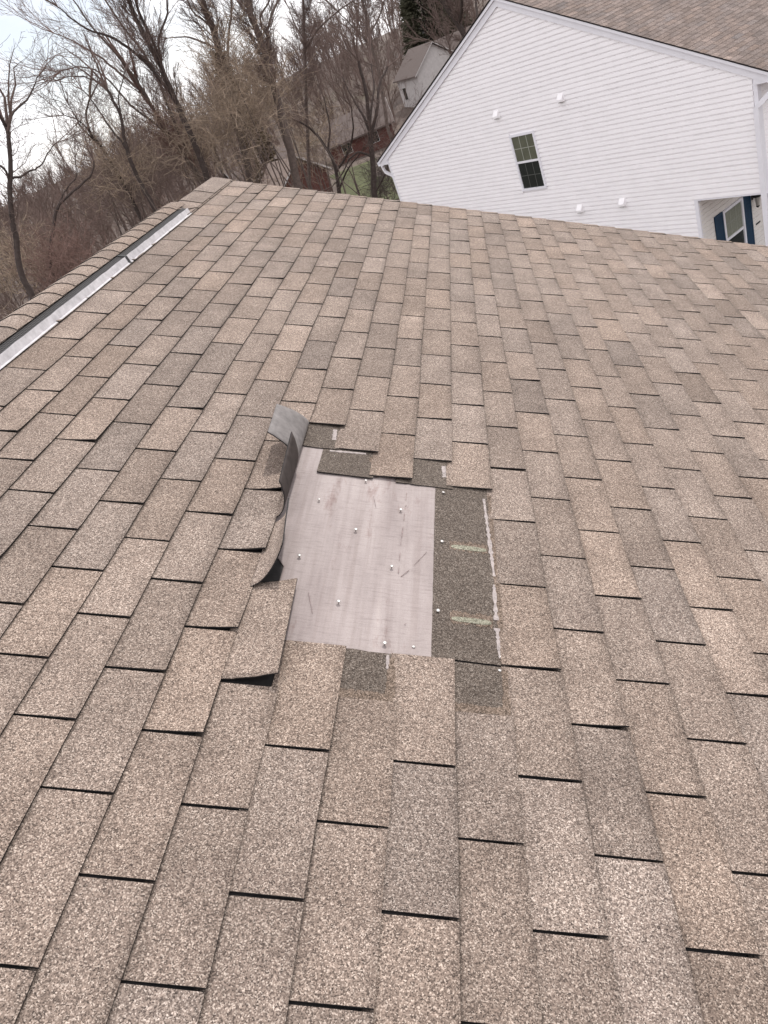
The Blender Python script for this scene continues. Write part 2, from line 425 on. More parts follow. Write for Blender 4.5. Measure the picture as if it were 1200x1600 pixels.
tabs = []
for c in range(-13, 27):
    for k in range(int(V_NEAR), 18):
        if (c, k) in removed: continue
        tabs.append((c, k))
def screen_area(c, k):
    ph = .5 if c % 2 else 0
    q = []
    for (a, b) in ((0, 0), (1, 0), (1, 1), (0, 1)):
        X = R @ (RP(c + a, min(k + ph + b, V_RAKE)) - CAM)
        if X[2] < .1: return 0
        q.append((W / 2 + F * X[0] / X[2], H / 2 + F * X[1] / X[2]))
    n = sum(1 for x, y in q if -20 < x < W + 20 and -20 < y < H + 20)
    A = 0
    for i in range(4):
        A += q[i][0] * q[(i + 1) % 4][1] - q[(i + 1) % 4][0] * q[i][1]
    return abs(A) / 2 if n >= 1 else 0
tabs.sort(key=lambda t: -screen_area(*t))
rest = MB(); rest_m = []
count = 0
for (c, k) in tabs:
    r = make_tab(c, k)
    if r is None: continue
    Vt, Ft, mi = r; tn = tone()
    mm = [0 if x == 0 else 1 for x in mi]
    # tab head darkened up to the foot of the course above, and granules lost along the worn lower edge
    wear = random.uniform(.06, .36); head_dark = random.uniform(.40, .72); row = []
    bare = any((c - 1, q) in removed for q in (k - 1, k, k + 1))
    if bare: head_dark = .12
    fac = [.9 if bare else .10, 1 - head_dark, 1 - .12 * head_dark, 1, 1, 1 - .12 * wear, 1 - .5 * wear, 1 - wear]
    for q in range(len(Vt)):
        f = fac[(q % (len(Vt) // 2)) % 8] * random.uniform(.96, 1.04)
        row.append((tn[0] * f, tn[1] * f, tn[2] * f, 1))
    if count < 294:
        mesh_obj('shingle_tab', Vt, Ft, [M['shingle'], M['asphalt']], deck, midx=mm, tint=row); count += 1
    else:
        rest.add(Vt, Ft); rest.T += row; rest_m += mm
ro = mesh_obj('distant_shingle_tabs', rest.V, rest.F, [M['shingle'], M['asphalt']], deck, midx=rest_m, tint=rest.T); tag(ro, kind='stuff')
# far slope of the roof: shingles out of the photograph's sight
fs = MB()
for c in range(1, 38):
    ph = .5 if c % 2 else 0
    for k in range(int(V_NEAR), 18):
        v0, v1 = k + ph + .02, min(k + 1 + ph - .01, V_RAKE)
        if v1 - v0 < .06: continue
        a = [RL(c, v0, .0034), RL(c + 1, v0, .0066), RL(c + 1, v1, .0066), RL(c, v1, .0034)]
        fs.add(*prism([p - N2 * .003 for p in a][::-1], a[::-1]), tone())
tag(fs.build('far_slope_shingle_tabs', M['shingle'], deck), kind='stuff')

# exposed underlayment in the hole (gently rippled sheet)
us = np.linspace(0, 1, 90); vs = np.linspace(1.86, 5.25, 44)
P = np.zeros((len(vs), len(us), 3))
for i, v in enumerate(vs):
    ul = -2.52 if v < 2.9 else -2.52 - .58 * min(1, (v - 2.9) / .3)
    for j, uf in enumerate(us):
        u = ul + (.95 - ul) * uf
        h = .0012 + .0009 * math.sin(u * 3.1 + .4 * math.sin(v * 2)) ** 2 + .0007 * math.sin(v * 4.3 + u) ** 2
        if -.12 < u < .0: h += .0016 * math.cos((u + .06) / .06 * math.pi / 2)      # crease along the seam
        h += min(1, max(0, (v - 2.02) / .2)) * .0028 * math.exp(-((u + 1.56 + .05 * v) / .05) ** 2) * max(0, min(1, (3.1 - v) / .6)) + min(1, max(0, (v - 2.02) / .2)) * .0030 * math.exp(-((u + .30 + .12 * (v - 2)) / .05) ** 2) * max(0, min(1, (3.0 - v) / .5))
        P[i, j] = RP(u, v, h)
Vu, Fu, mu = grid_slab(P, .0008)
und = mesh_obj('underlayment', Vu, Fu, M['underlay'], house, smooth=True); tag(und, label='pinkish silver underlayment bared where shingles tore off')

# dark headlaps laid bare round the hole
def headlap(u0, u1, v0, v1, h=.0034, th=.0022, jag=.012, near=0.0):
    uu = np.linspace(u0, u1, 6); vv = np.linspace(v0, v1, max(6, int((v1 - v0) * 9)))
    P = np.zeros((len(vv), len(uu), 3))
    for i, v in enumerate(vv):
        for j, u in enumerate(uu):
            e = random.uniform(-jag, jag) * .4 if j == 0 else 0
            f = random.uniform(-jag, jag) * .6 if i in (0, len(vv) - 1) else 0
            P[i, j] = RP(u + e, v + f, h + .0004 * math.sin(v * 5 + u * 3) + near * max(0, 1 - (v - v0) / .5) ** 2)
    Vh, Fh, mi = grid_slab(P, th)
    return mesh_obj('exposed_headlap', Vh, Fh, [M['headlap'], M['asphalt']], deck, midx=[0 if x == 0 else 1 for x in mi], tint=[(1, 1, 1, 1)] * len(Vh))
HL1 = headlap(.60, 2.03, 2.005, 4.75)
HL2 = headlap(-1.42, .03, 1.44, 1.985)
HL3 = headlap(.60, 2.03, 1.44, 1.985)
HL4 = headlap(-2.38, -.97, 4.47, 5.05, near=.006, th=.0032)
HL5 = headlap(-3.4, -1.97, 4.985, 5.6, near=.003)
HL6 = headlap(-.4, 1.03, 4.47, 5.05, near=.003)

def strip(name, mat, parent, pts, w0, w1, h, wob=.35, n=26):
    """irregular thin strip along v from pts[0] to pts[-1] (u,v)"""
    (ua, va), (ub, vb) = pts; Vv = []; 
    L, Rr = [], []
    for i in range(n + 1):
        t = i / n; u = ua + (ub - ua) * t; v = va + (vb - va) * t
        w = (w0 + (w1 - w0) * t) * (1 + random.uniform(-wob, wob))
        du, dv = ub - ua, vb - va; l = math.hypot(du * EXP, dv * TAB)
        pu, pv = -dv * TAB / l, du * EXP / l            # perpendicular in metres
        L.append(RP(u, v, h) + DS * pu * w + EY * pv * w); Rr.append(RP(u, v, h) - DS * pu * w - EY * pv * w)
    ring = Rr + L[::-1]
    top = [tuple(p) for p in ring]; bot = [tuple(np.array(p) - NR * .0012) for p in ring]
    V = bot + top; m = len(ring); Fc = []
    for i in range(n):
        a, b2, c2, d2_ = i, i + 1, m - 2 - i, m - 1 - i
        Fc.append((m + a, m + b2, m + c2, m + d2_)); Fc.append((d2_, c2, b2, a))
    for i in range(m):
        j = (i + 1) % m; Fc.append((i, j, m + j, m + i))
    return mesh_obj(name, V, Fc, mat, parent)
strip('rust_stain', M['rust_stain'], deck, [(1.965, 2.05), (1.955, 4.43)], .010, .008, .0041, .3, 60)
strip('sealant_strip', M['sealant'], deck, [(1.80, 4.36), (1.90, 3.10)], .0032, .0055, .0046, .6, 40)
strip('sealant_strip', M['sealant'], deck, [(1.88, 2.98), (1.87, 2.52)], .0030, .006, .0046, .5, 20)
strip('sealant_strip', M['sealant'], deck, [(1.87, 2.42), (1.88, 2.08)], .006, .0022, .0046, .5, 16)
strip('sealant_strip', M['sealant'], deck, [(-2.13, 5.03), (-2.20, 5.45)], .0075, .0065, .0046, .25, 16)
strip('sealant_strip', M['sealant'], deck, [(.84, 4.52), (.80, 4.92)], .0075, .0060, .0046, .3, 16)
strip('sealant_strip', M['sealant'], deck, [(-.20, 1.97), (-.19, 1.82)], .004, .002, .0046, .5, 8)
strip('sealant_strip', M['sealant'], deck, [(-2.2, 4.955), (-1.25, 4.985)], .004, .006, .0046, .5, 20)
strip('rust_stain', M['rust_stain'], deck, [(-1.06, 4.50), (-1.09, 4.93)], .009, .007, .0043, .3, 14)
strip('rust_stain', M['rust_stain'], deck, [(-.98, 1.535), (-.05, 1.54)], .013, .011, .0043, .3, 20)
strip('rust_stain', M['rust_stain'], deck, [(-.10, 1.55), (-.12, 1.95)], .010, .007, .0045, .3, 14)
strip('rust_stain', M['rust_stain'], deck, [(1.02, 1.535), (1.9, 1.545)], .012, .010, .0043, .3, 20)
strip('rust_stain', M['rust_stain'], deck, [(1.93, 1.52), (1.95, 1.96)], .008, .007, .0045, .3, 14)
for v in (3.47, 2.475):
    strip('rust_stain', M['rust_stain'], deck, [(.95, v + .02), (1.80, v + .02)], .020, .022, .0041, .3, 24)
    # rounded pale mark left where the keyway above let the weather in
    pts = []
    for i in range(22):
        a = 2 * math.pi * i / 22; ca, sa = math.cos(a), math.sin(a)
        pts.append((1.375 + .40 * np.sign(ca) * abs(ca) ** .55, v + .030 * np.sign(sa) * abs(sa) ** .7 * (1 + random.uniform(-.12, .12))))
    top = [RP(u, vv, .0052) for u, vv in pts]
    mesh_obj('keyway_mark', *prism([p - NR * .001 for p in top], top), M['keyway'], deck)
# reddish scuffs on the underlayment
def scratch(u0, v0, u1, v1, w, n):            # a broken line of short fine scratches
    for q in range(n):
        t0 = (q + rng.uniform(0, .4)) / n; t1 = (q + rng.uniform(.5, 1.0)) / n
        j = rng.normal(0, .012)
        strip('scuff_mark', M['scuff'], und, [(u0 + (u1 - u0) * t0 + j, v0 + (v1 - v0) * t0), (u0 + (u1 - u0) * t1 + j, v0 + (v1 - v0) * t1)], w * rng.uniform(.4, 1), w * rng.uniform(.3, 1), .0050, .6, 8)
for a_ in [(-.10, 4.35, -.14, 2.9, .0011, 7), (.14, 3.08, .58, 3.45, .0005, 1), (-.1, 2.92, .1, 3.05, .0006, 1), (.02, 2.32, .14, 2.36, .0008, 1), (-.9, 4.2, -.75, 3.9, .0004, 1), (-1.9, 2.6, -1.7, 2.3, .0005, 1)]:
    scratch(*a_)
# nails
def nail_mesh():
    V, Fc = [], []; n = 12
    rings = [(.0018, -.002), (.0018, .0085), (.0052, .0088), (.0056, .0094), (.0052, .0102), (.002, .0106)]
    for r, h in rings:
        for i in range(n):
            a = 2 * math.pi * i / n; V.append((r * math.cos(a), r * math.sin(a), h))
    for k in range(len(rings) - 1):
        for i in range(n):
            j = (i + 1) % n; Fc.append((k * n + i, k * n + j, (k + 1) * n + j, (k + 1) * n + i))
    Fc.append(tuple(range((len(rings) - 1) * n, len(rings) * n)))
    me = D.meshes.new('nail'); me.from_pydata(V, [], Fc); me.materials.append(M['nail'])
    for p in me.polygons: p.use_smooth = True
    return me
nm = nail_mesh()
NQ = Matrix((DS, EY, NR)).transposed().to_quaternion()
def nail(u, v, h=.001, s=1.0, tilt=0.0):
    o = D.objects.new('nail', nm); p = RP(u, v, h); lnk(o, house, p)
    o.rotation_mode = 'QUATERNION'
    from mathutils import Quaternion
    o.rotation_quaternion = NQ @ Quaternion((random.uniform(-1, 1), random.uniform(-1, 1), 0), tilt) if tilt else NQ
    o.scale = (s, s, s)
sc = .984
for (u, v) in [(-2.14, 3.91), (-1.17, 3.49), (-.21, 3.91), (-1.14, 4.36), (-2.25, 3.0), (-.29, 3.01), (-1.26, 2.47), (-.28, 2.06)]:
    nail(u, v / sc - .02, .002, random.uniform(.82, 1.0), random.uniform(0, .25))
for (u, v, s) in [(.71, 2.51, .9), (.77, 3.47, .9), (.79, 4.31, .9), (-2.05, 4.80, .7), (-1.2, 4.52, .7), (.26, 2.07, .8), (1.74, 3.92, .6), (1.80, 3.70, .6), (1.86, 3.10, .6), (1.84, 3.0, .6), (1.84, 2.32, .65), (1.90, 2.08, .8), (1.86, 1.93, .8), (1.83, 1.86, .65), (-.33, 1.91, .7)]:
    nail(u, v / sc - .01, -.004 if s < .85 else .0, s, .15)

# torn tabs, folded up along the course above
def bez(p, t):
    a, b, c, d = p; s = 1 - t
    return s ** 3 * a + 3 * s * s * t * b + 3 * s * t * t * c + t ** 3 * d
def flap(name, label, v0, v1, w0, w1, sect0, sect1, hinge=(-3.03, -3.03), n=14, m=14, rag=.004, under=None):
    P = np.zeros((n + 1, m + 1, 3))
    for i in range(n + 1):
        t = i / n
        s0 = np.array(sect0, float); s1 = np.array(sect1, float)
        sect = s0 * (1 - t) + s1 * t
        hu = hinge[0] + (hinge[1] - hinge[0]) * t
        for j in range(m + 1):
            q = j / m; e = bez(sect, q)
            vv = (v0 + (v1 - v0) * t) * (1 - q ** 1.3) + (w0 + (w1 - w0) * t) * q ** 1.3
            if i in (0, n): vv += random.uniform(-rag, rag)
            P[i, j] = RP(hu, vv) + DS * e[0] + NR * e[1]
    Vf, Ff, mi = grid_slab(P, .0032)
    o = mesh_obj(name, Vf, Ff, [M['shingle'], under or M['underside'], M['asphalt']], deck, midx=mi, smooth=False, tint=[tone()] * len(Vf))
    for p, x in zip(o.data.polygons, mi): p.use_smooth = (x != 2)
    tag(o, label=label); return o
# section control points: (down-slope, height) in metres from the hinge
flap('shingle_tab', 'torn shingle tab folded right over, pale underside showing', 4.52, 5.47, 4.52, 5.18,
     [(0, .0066), (.040, .022), (.010, .078), (-.076, .117)], [(-.004, .0066), (.026, .020), (-.008, .078), (-.092, .115)], (-3.05, -3.0))
flap('shingle_tab', 'torn shingle tab standing on edge, dark underside showing', 3.54, 4.47, 3.70, 4.52,
     [(-.002, .012), (.035, .014), (.035, .07), (.006, .105)], [(0, .0066), (.030, .01), (.026, .08), (-.004, .130)], (-3.05, -3.04), under=M['underside_shaded'])
flap('shingle_tab', 'curled shingle tab with its near corner bent upward', 2.53, 3.49, 2.75, 3.47,
     [(0, .014), (.035, .022), (.058, .07), (.066, .112)], [(0, .0066), (.03, .012), (.048, .05), (.045, .100)], (-3.03, -3.05))
flap('shingle_tab', 'loose shingle tab gaping open at its near end', 1.515, 2.60, 1.53, 2.66,
     [(-.02, .006), (.03, .010), (.075, .030), (.119, .043)], [(-.02, .006), (.03, .007), (.07, .016), (.108, .026)], (-2.98, -3.0))

# ridge caps, ridge vent
V_VENT_END = 14.05
def cap_profile(vent):                      # (x across from ridge in metres along slope, height) right half then mirrored
    if vent: return [(.73 * EXP, .0385), (.64 * EXP, .043), (.45 * EXP, .047), (.2 * EXP, .045), (0.0, .039)]
    return [(1.22 * EXP, .0115), (.9 * EXP, .0125), (.5 * EXP, .0135), (.2 * EXP, .0125), (0, .008)]
def cap_point(x, h, v, side):
    return RP(U_RIDGE + x / EXP, v, h) if side > 0 else RL(x / EXP, v, h)
def ridge_cap(v0, v1, vent, lift):
    prof = cap_profile(vent)
    pts = [(x, h, 1) for x, h in prof] + [(x, h, -1) for x, h in prof[::-1][1:]]
    P = np.zeros((3, len(pts), 3))
    for i, t in enumerate((0, .5, 1)):
        v = v0 + (v1 - v0) * t
        for j, (x, h, s) in enumerate(pts):
            P[i, j] = cap_point(x, h + lift * (1 - t) - .0008 * t, v, s)
    Vc, Fc_, mi = grid_slab(P[:, ::-1], .0032)
    return mesh_obj('ridge_cap', Vc, Fc_, [M['shingle'], M['asphalt']], deck, midx=[0 if x == 0 else 1 for x in mi], tint=[tone()] * len(Vc), smooth=False)
v = V_NEAR + .2
while v < V_VENT_END - .1:
    ridge_cap(v, min(v + .62, V_VENT_END + .3), True, .0045 + random.uniform(0, .001)); v += .46
for va, vb in ((13.85, 15.1), (14.95, 16.2), (16.0, 17.70)):
    ridge_cap(va, vb, False, .0042)
# sloping end of the raised caps
P = np.zeros((4, 9, 3)); pa, pb = cap_profile(True), cap_profile(False)
for i, t in enumerate((0, .35, .7, 1)):
    for j in range(9):
        k = j if j < 5 else 8 - j; s = 1 if j < 5 else -1
        x = pa[k][0] * (1 - t) + pb[k][0] * t; h = (pa[k][1] + .003) * (1 - t) ** 1.5 + (pb[k][1] + .004) * (1 - (1 - t) ** 1.5)
        P[i, j] = cap_point(x, h, V_VENT_END - .25 + t * .75, s)
Vc, Fc_, mi = grid_slab(P[:, ::-1], .0032)
mesh_obj('ridge_cap', Vc, Fc_, [M['shingle'], M['asphalt']], deck, midx=[0 if x == 0 else 1 for x in mi], tint=[tone()] * len(Vc))
# vent runs: aluminium baffle and black louvre, both sides, two lengths with a joint
U_B0, U_B1, U_L = 1.21, 1.07, .78          # courses from the ridge: baffle foot, baffle top, inner louvre edge
def vent_len(va, vb):
    root = None
    for side in (1, -1):
        n = max(8, int((vb - va) * 5)); P = np.zeros((n + 1, 4, 3))
        for i in range(n + 1):
            vv = va + (vb - va) * i / n; w = .0009 * math.sin(vv * 9) + random.uniform(-.0006, .0006)
            for j, (x, h) in enumerate(((U_B1 - .02, .0375), (U_B1, .0385), (U_B0 + w * 6, .0115), (U_B0 + .07 + w * 9, .0100))):
                P[i, j] = cap_point(x * EXP, h + w, vv, side)
        if side < 0: P = P[:, ::-1]
        Vb, Fb, _ = grid_slab(P, .0012)
        o = mesh_obj('ridge_vent', Vb, Fb, M['baffle'], house, smooth=False)
        tag(o, label='pale aluminium ridge vent length along the ridge')
        P = np.zeros((2, 2, 3))
        for i, vv in enumerate((va, vb)):
            for j, x in enumerate((U_L - .15, U_B1 - .02)): P[i, j] = cap_point(x * EXP, .0335, vv, side)
        if side < 0: P = P[:, ::-1]
        Vl, Fl, _ = grid_slab(P, .0015)
        mesh_obj('louvre', Vl, Fl, M['louvre'], o)
        bars = MB()
        for q in range(4):                   # fine bars of the louvre
            x0 = (U_L - .01 + q * .075)
            a = [cap_point(x * EXP, .0352, vv, side) for x, vv in ((x0, va), (x0 + .016, va), (x0 + .016, vb), (x0, vb))]
            b2 = [cap_point(x * EXP, .0336, vv, side) for x, vv in ((x0, va), (x0 + .016, va), (x0 + .016, vb), (x0, vb))]
            bars.add(*prism(b2, a))
        vv = va + .02
        while vv < vb - .03:
            a = [cap_point(x * EXP, .0350, y, side) for x, y in ((U_L - .1, vv), (U_B1 - .02, vv), (U_B1 - .02, vv + .007), (U_L - .1, vv + .007))]
            b2 = [cap_point(x * EXP, .0336, y, side) for x, y in ((U_L - .1, vv), (U_B1 - .02, vv), (U_B1 - .02, vv + .007), (U_L - .1, vv + .007))]
            bars.add(*prism(b2, a)); vv += .055
        bars.build('louvre_bars', M['louvre_bar'], o)
vent_len(V_NEAR + .2, 2.2); vent_len(2.22, 10.38); vent_len(10.40, V_VENT_END)
# clip over the vent joint
P = np.zeros((2, 5, 3))
for i, vv in enumerate((10.36, 10.43)):
    for j, (x, h) in enumerate(((U_L - .05, .0375), (U_B1 - .03, .0405), (U_B1 + .015, .0395), (U_B0 + .02, .0125), (U_B0 + .10, .0105))): P[i, j] = cap_point(x * EXP, h, vv, 1)
Vb, Fb, _ = grid_slab(P, .001); mesh_obj('joint_clip', Vb, Fb, M['louvre'], house)
# dark felt strip peeping out below the vent
# rake edge, eaves, walls of this house
rk = MB()
for fn, u1 in ((RP, None), (RL, None)):
    pass
def box_pts(p): return p
a = [RP(U_RIDGE, V_RAKE - .06, -.001), RP(U_EAVE, V_RAKE - .06, -.001), RP(U_EAVE, V_RAKE + .01, -.001), RP(U_RIDGE, V_RAKE + .01, -.001)]
mesh_obj('rake_edge', *prism([p - np.array([0, 0, .16]) for p in a], [p - np.array([0, 0, .004]) for p in a]), M['trim'], house)
a = [RL(40, V_RAKE - .06, -.001), RL(0, V_RAKE - .06, -.001), RL(0, V_RAKE + .01, -.001), RL(40, V_RAKE + .01, -.001)]
mesh_obj('rake_edge', *prism([p - np.array([0, 0, .16]) for p in a], [p - np.array([0, 0, .004]) for p in a]), M['trim'], house)
rid = RP(U_RIDGE, 0); er = RP(U_EAVE - 2.5, 0, -.03); el = RL(37.5, 0, -.03)
for y0 in (V_RAKE * TAB - .35, V_NEAR * TAB + .25):
    ring = [(el[0], zg - .5), (er[0], zg - .5), (er[0], er[2]), (rid[0], rid[2] - .04), (el[0], el[2])]
    mesh_obj('gable_wall', *prism([(x, y0, z) for x, z in ring], [(x, y0 - .15, z) for x, z in ring]), M['vinyl'], house)
for x0, x1, zt in ((er[0] - .15, er[0] + .001, er[2]), (el[0] - .001, el[0] + .15, el[2])):
    y0, y1 = V_NEAR * TAB + .26, V_RAKE * TAB - .36
    ring = [(x0, y0), (x1, y0), (x1, y1), (x0, y1)]
    mesh_obj('side_wall', *prism([(x, y, zg - .5) for x, y in ring], [(x, y, zt - .1) for x, y in ring]), M['vinyl'], house)
# ------------------------------------------------------------------ the white neighbour
HA = np.array([0.69414, -0.71984, 0.0])       # along the gable wall, to the right
HN = np.array([-0.71984, -0.69414, 0.0])      # out of the gable wall, towards the camera
HB = np.array([1.16829, 20.28245, 0.0])
def HP(a, z, q=0.0): return HB + HA * a + HN * q + np.array([0, 0, z])
AL, AR, AP, ZP, PITCH = -5.13, 6.28, 0.575, 0.84, 0.467
def zr(a): return ZP - PITCH * abs(a - AP)      # rake line on the wall
ZG = float(G(8, 24)) - .1
BACK = -12.0
nb = empty('house', HP(AP, ZG, -5), 'white vinyl sided house with gable wall and small window beyond the roof edge', 'house')
def hbox(name, a0, a1, z0, z1, q0, q1, mat, parent):
    bot = [HP(a0, z0, q0), HP(a0, z0, q1), HP(a1, z0, q1), HP(a1, z0, q0)]
    top = [p + np.array([0, 0, z1 - z0]) for p in bot]
    V, Fc = prism(bot[::-1], top[::-1])
    return mesh_obj(name, V, Fc, mat, parent)
PORCH_A, PORCH_Z = 4.79, -4.05
# wall core (behind the siding)
ring = [(AL, ZG), (PORCH_A - .02, ZG), (PORCH_A - .02, PORCH_Z), (AR - .01, PORCH_Z), (AR - .01, zr(AR)), (AP, ZP), (AL, zr(AL))]
gw = mesh_obj('gable_wall', *prism([HP(a, z, -.15) for a, z in ring], [HP(a, z, 0) for a, z in ring]), M['vinyl'], nb)
# siding boards, one by one, each lap a shallow wedge with a rounded top lip
LAP = .1016; WX0, WX1, WZ0, WZ1 = -.045, .775, -3.36, -1.985
def board(a0b, a1b, a0t, a1t, z0, proud=0.0, a_of=None):
    prof = [(0.0, .0007), (.0, .0255), (.008, .0270), (.071, .0200), (.076, .0010), (LAP - .001, .0008)]
    L, Rr = [], []
    for dz, q in prof:
        t = dz / LAP
        L.append(HP(a0b + (a0t - a0b) * t, z0 + dz, q + proud)); Rr.append(HP(a1b + (a1t - a1b) * t, z0 + dz, q + proud))
    V, Fc = prism(Rr, L)
    return V, Fc
k = 0; z = ZG + .02
while z < ZP - .12:
    zt = z + LAP
    lim = lambda zz: (max(AL + .06, AP - (ZP - zz) / PITCH + .06), min((AR - .07) if zz >= PORCH_Z - .001 else PORCH_A - .07, AP + (ZP - zz) / PITCH - .06))
    (lb, rb), (lt, rt) = lim(z), lim(zt - .004)
    if z < PORCH_Z: rb = rt = PORCH_A - .07
    if rt - lt < .1: break
    cuts = []
    joint0 = -6.2 + ((k // 2) * .82) % 3.66
    js = [joint0 + 3.66 * i for i in range(5)]
    segs = [(lb, rb)]
    spans = []
    if z < WZ1 and zt > WZ0: spans = [(lb, WX0, lt, WX0), (WX1, rb, WX1, rt)]
    else: spans = [(lb, rb, lt, rt)]
    for (x0, x1, y0, y1) in spans:
        pts = [x for x in js if x0 + .4 < x < x1 - .4]
        edges = [None] + pts + [None]
        for i in range(len(edges) - 1):
            ab = x0 if edges[i] is None else edges[i] - .025; at_ = y0 if edges[i] is None else edges[i] - .025
            bb = x1 if edges[i + 1] is None else edges[i + 1]; bt = y1 if edges[i + 1] is None else edges[i + 1]
            V, Fc = board(ab, bb, at_, bt, z, .0030 * (i % 2) + random.uniform(0, .0006))
            mesh_obj('siding_board', V, Fc, M['vinyl'], gw)
    z += LAP; k += 1
# corner posts and rake trim
hbox('corner_post', AL - .02, AL + .07, ZG, zr(AL) - .02, -.1, .022, M['trim'], nb)
hbox('corner_post', AR - .06, AR + .02, PORCH_Z - .0, zr(AR) - .02, -.1, .022, M['trim'], nb)
hbox('corner_post', PORCH_A - .08, PORCH_A + .012, ZG, PORCH_Z + .005, -.1, .0225, M['trim'], nb)
hbox('porch_header_trim', PORCH_A - .06, AR, PORCH_Z - .025, PORCH_Z + .02, -.13, .0235, M['trim'], nb)
def rake(side):
    ae = (AL - .36) if side < 0 else (AR + .36)
    for nm_, d0, d1, q0, q1 in (('rake_board', .050, .185, .002, .055), ('rake_fascia', -.012, .046, .002, .095)):
        ring = [(AP, ZP + .10 - d0 - .02), (ae, ZP + .10 - d0 - .02 - PITCH * abs(ae - AP)), (ae, ZP + .08 - d1 - PITCH * abs(ae - AP)), (AP, ZP + .08 - d1)]
        if side < 0: ring = ring[::-1]
        V, Fc = prism([HP(a, z, q0) for a, z in ring][::-1], [HP(a, z, q1) for a, z in ring][::-1])
        mesh_obj(nm_, V, Fc, M['trim'], nb)
rake(-1); rake(1)
# eave returns and soffits
for side in (-1, 1):
    ae = AL - .36 if side < 0 else AR + .36; aw = AL + .02 if side < 0 else AR - .02
    ze = zr(AL if side < 0 else AR)
    a0, a1 = sorted((ae, aw))
    ring = [(a0, ze - .21), (a1, ze - .21), (a1, zr(a1) + .02), (a0, zr(a0) + .02)]
    V, Fc = prism([HP(a, z, -.02) for a, z in ring], [HP(a, z, .05) for a, z in ring]); mesh_obj('eave_return', V, Fc, M['trim'], nb)
    hbox('soffit', a0 + .01, a1 - .01, ze - .205, ze - .19, BACK, -.021, M['soffit'], nb)
    # gutter: a U trough
    g0, g1 = (ae - .12, ae) if side < 0 else (ae, ae + .12)
    zt = zr(ae) + .07
    prof = [(g0, zt - .005), (g0 + .015, zt - .11), (g1 - .0, zt - .12), (g1, zt - .005), (g1 - .008, zt - .005), (g1 - .012, zt - .108), (g0 + .022, zt - .10), (g0 + .008, zt - .005)]
    V, Fc = prism([HP(a, z, BACK) for a, z in prof], [HP(a, z, .06) for a, z in prof]); mesh_obj('gutter', V, Fc, M['trim'], nb)
def duct(name, pts, w, d, mat, parent):     # rectangular downspout along points (a,z,q)
    P = [HP(*p) for p in pts]; V = []; Fc = []
    for i, p in enumerate(P):
        t = P[min(i + 1, len(P) - 1)] - P[max(i - 1, 0)]; t = t / np.linalg.norm(t)
        s = np.cross(t, HN); s /= np.linalg.norm(s); o = np.cross(s, t)
        for x, y in ((-1, -1), (1, -1), (1, 1), (-1, 1)): V.append(p + s * x * w / 2 + o * y * d / 2)
    for i in range(len(P) - 1):
        for k in range(4):
            Fc.append((4 * i + k, 4 * i + (k + 1) % 4, 4 * i + 4 + (k + 1) % 4, 4 * i + 4 + k))
    Fc += [(3, 2, 1, 0), tuple(4 * (len(P) - 1) + k for k in range(4))]
    return mesh_obj(name, V, Fc, mat, parent)
zl = zr(AL - .36)
duct('downspout', [(AL - .41, zl - .05, -.05), (AL - .41, zl - .16, -.05), (AL - .36, zl - .27, -.05), (AL - .12, zl - .38, -.05), (AL - .05, zl - .46, -.05), (AL - .05, ZG + .1, -.05)], .075, .06, M['trim'], nb)
zrr = zr(AR + .36)
duct('downspout', [(AR + .42, zrr - .05, .02), (AR + .40, zrr - .12, .05), (AR + .10, zrr - .36, .07), (AR - .005, zrr - .44, .07), (AR - .005, ZG + .1, .07)], .095, .06, M['trim'], nb)
# front wall of the upper floor (right-hand side), siding seen edge-on
def back_box(name, a0, a1, z0, z1, b0, b1, mat, parent): return hbox(name, a0, a1, z0, z1, -b1, -b0, mat, parent)
fw = back_box('front_wall', AR - .15, AR, PORCH_Z, zr(AR) - .2, .15, 12, M['vinyl'], nb)
z = PORCH_Z + .02
while z < zr(AR) - .32:
    ring = [(AR, z), (AR + .0200, z), (AR + .0165, z + .080), (AR + .0020, z + .086), (AR + .0012, z + LAP - .001), (AR, z + LAP - .001)]
    V, Fc = prism([HP(a, zz, -12) for a, zz in ring], [HP(a, zz, -.101) for a, zz in ring]); mesh_obj('siding_board', V, Fc, M['vinyl'], fw); z += LAP
back_box('back_wall', AL, AL + .15, ZG, zr(AL) - .2, .15, 12, M['vinyl'], nb)
hbox('rear_gable', AL, AR, ZG, zr(AL), -12.15, -12.0, M['vinyl'], nb)
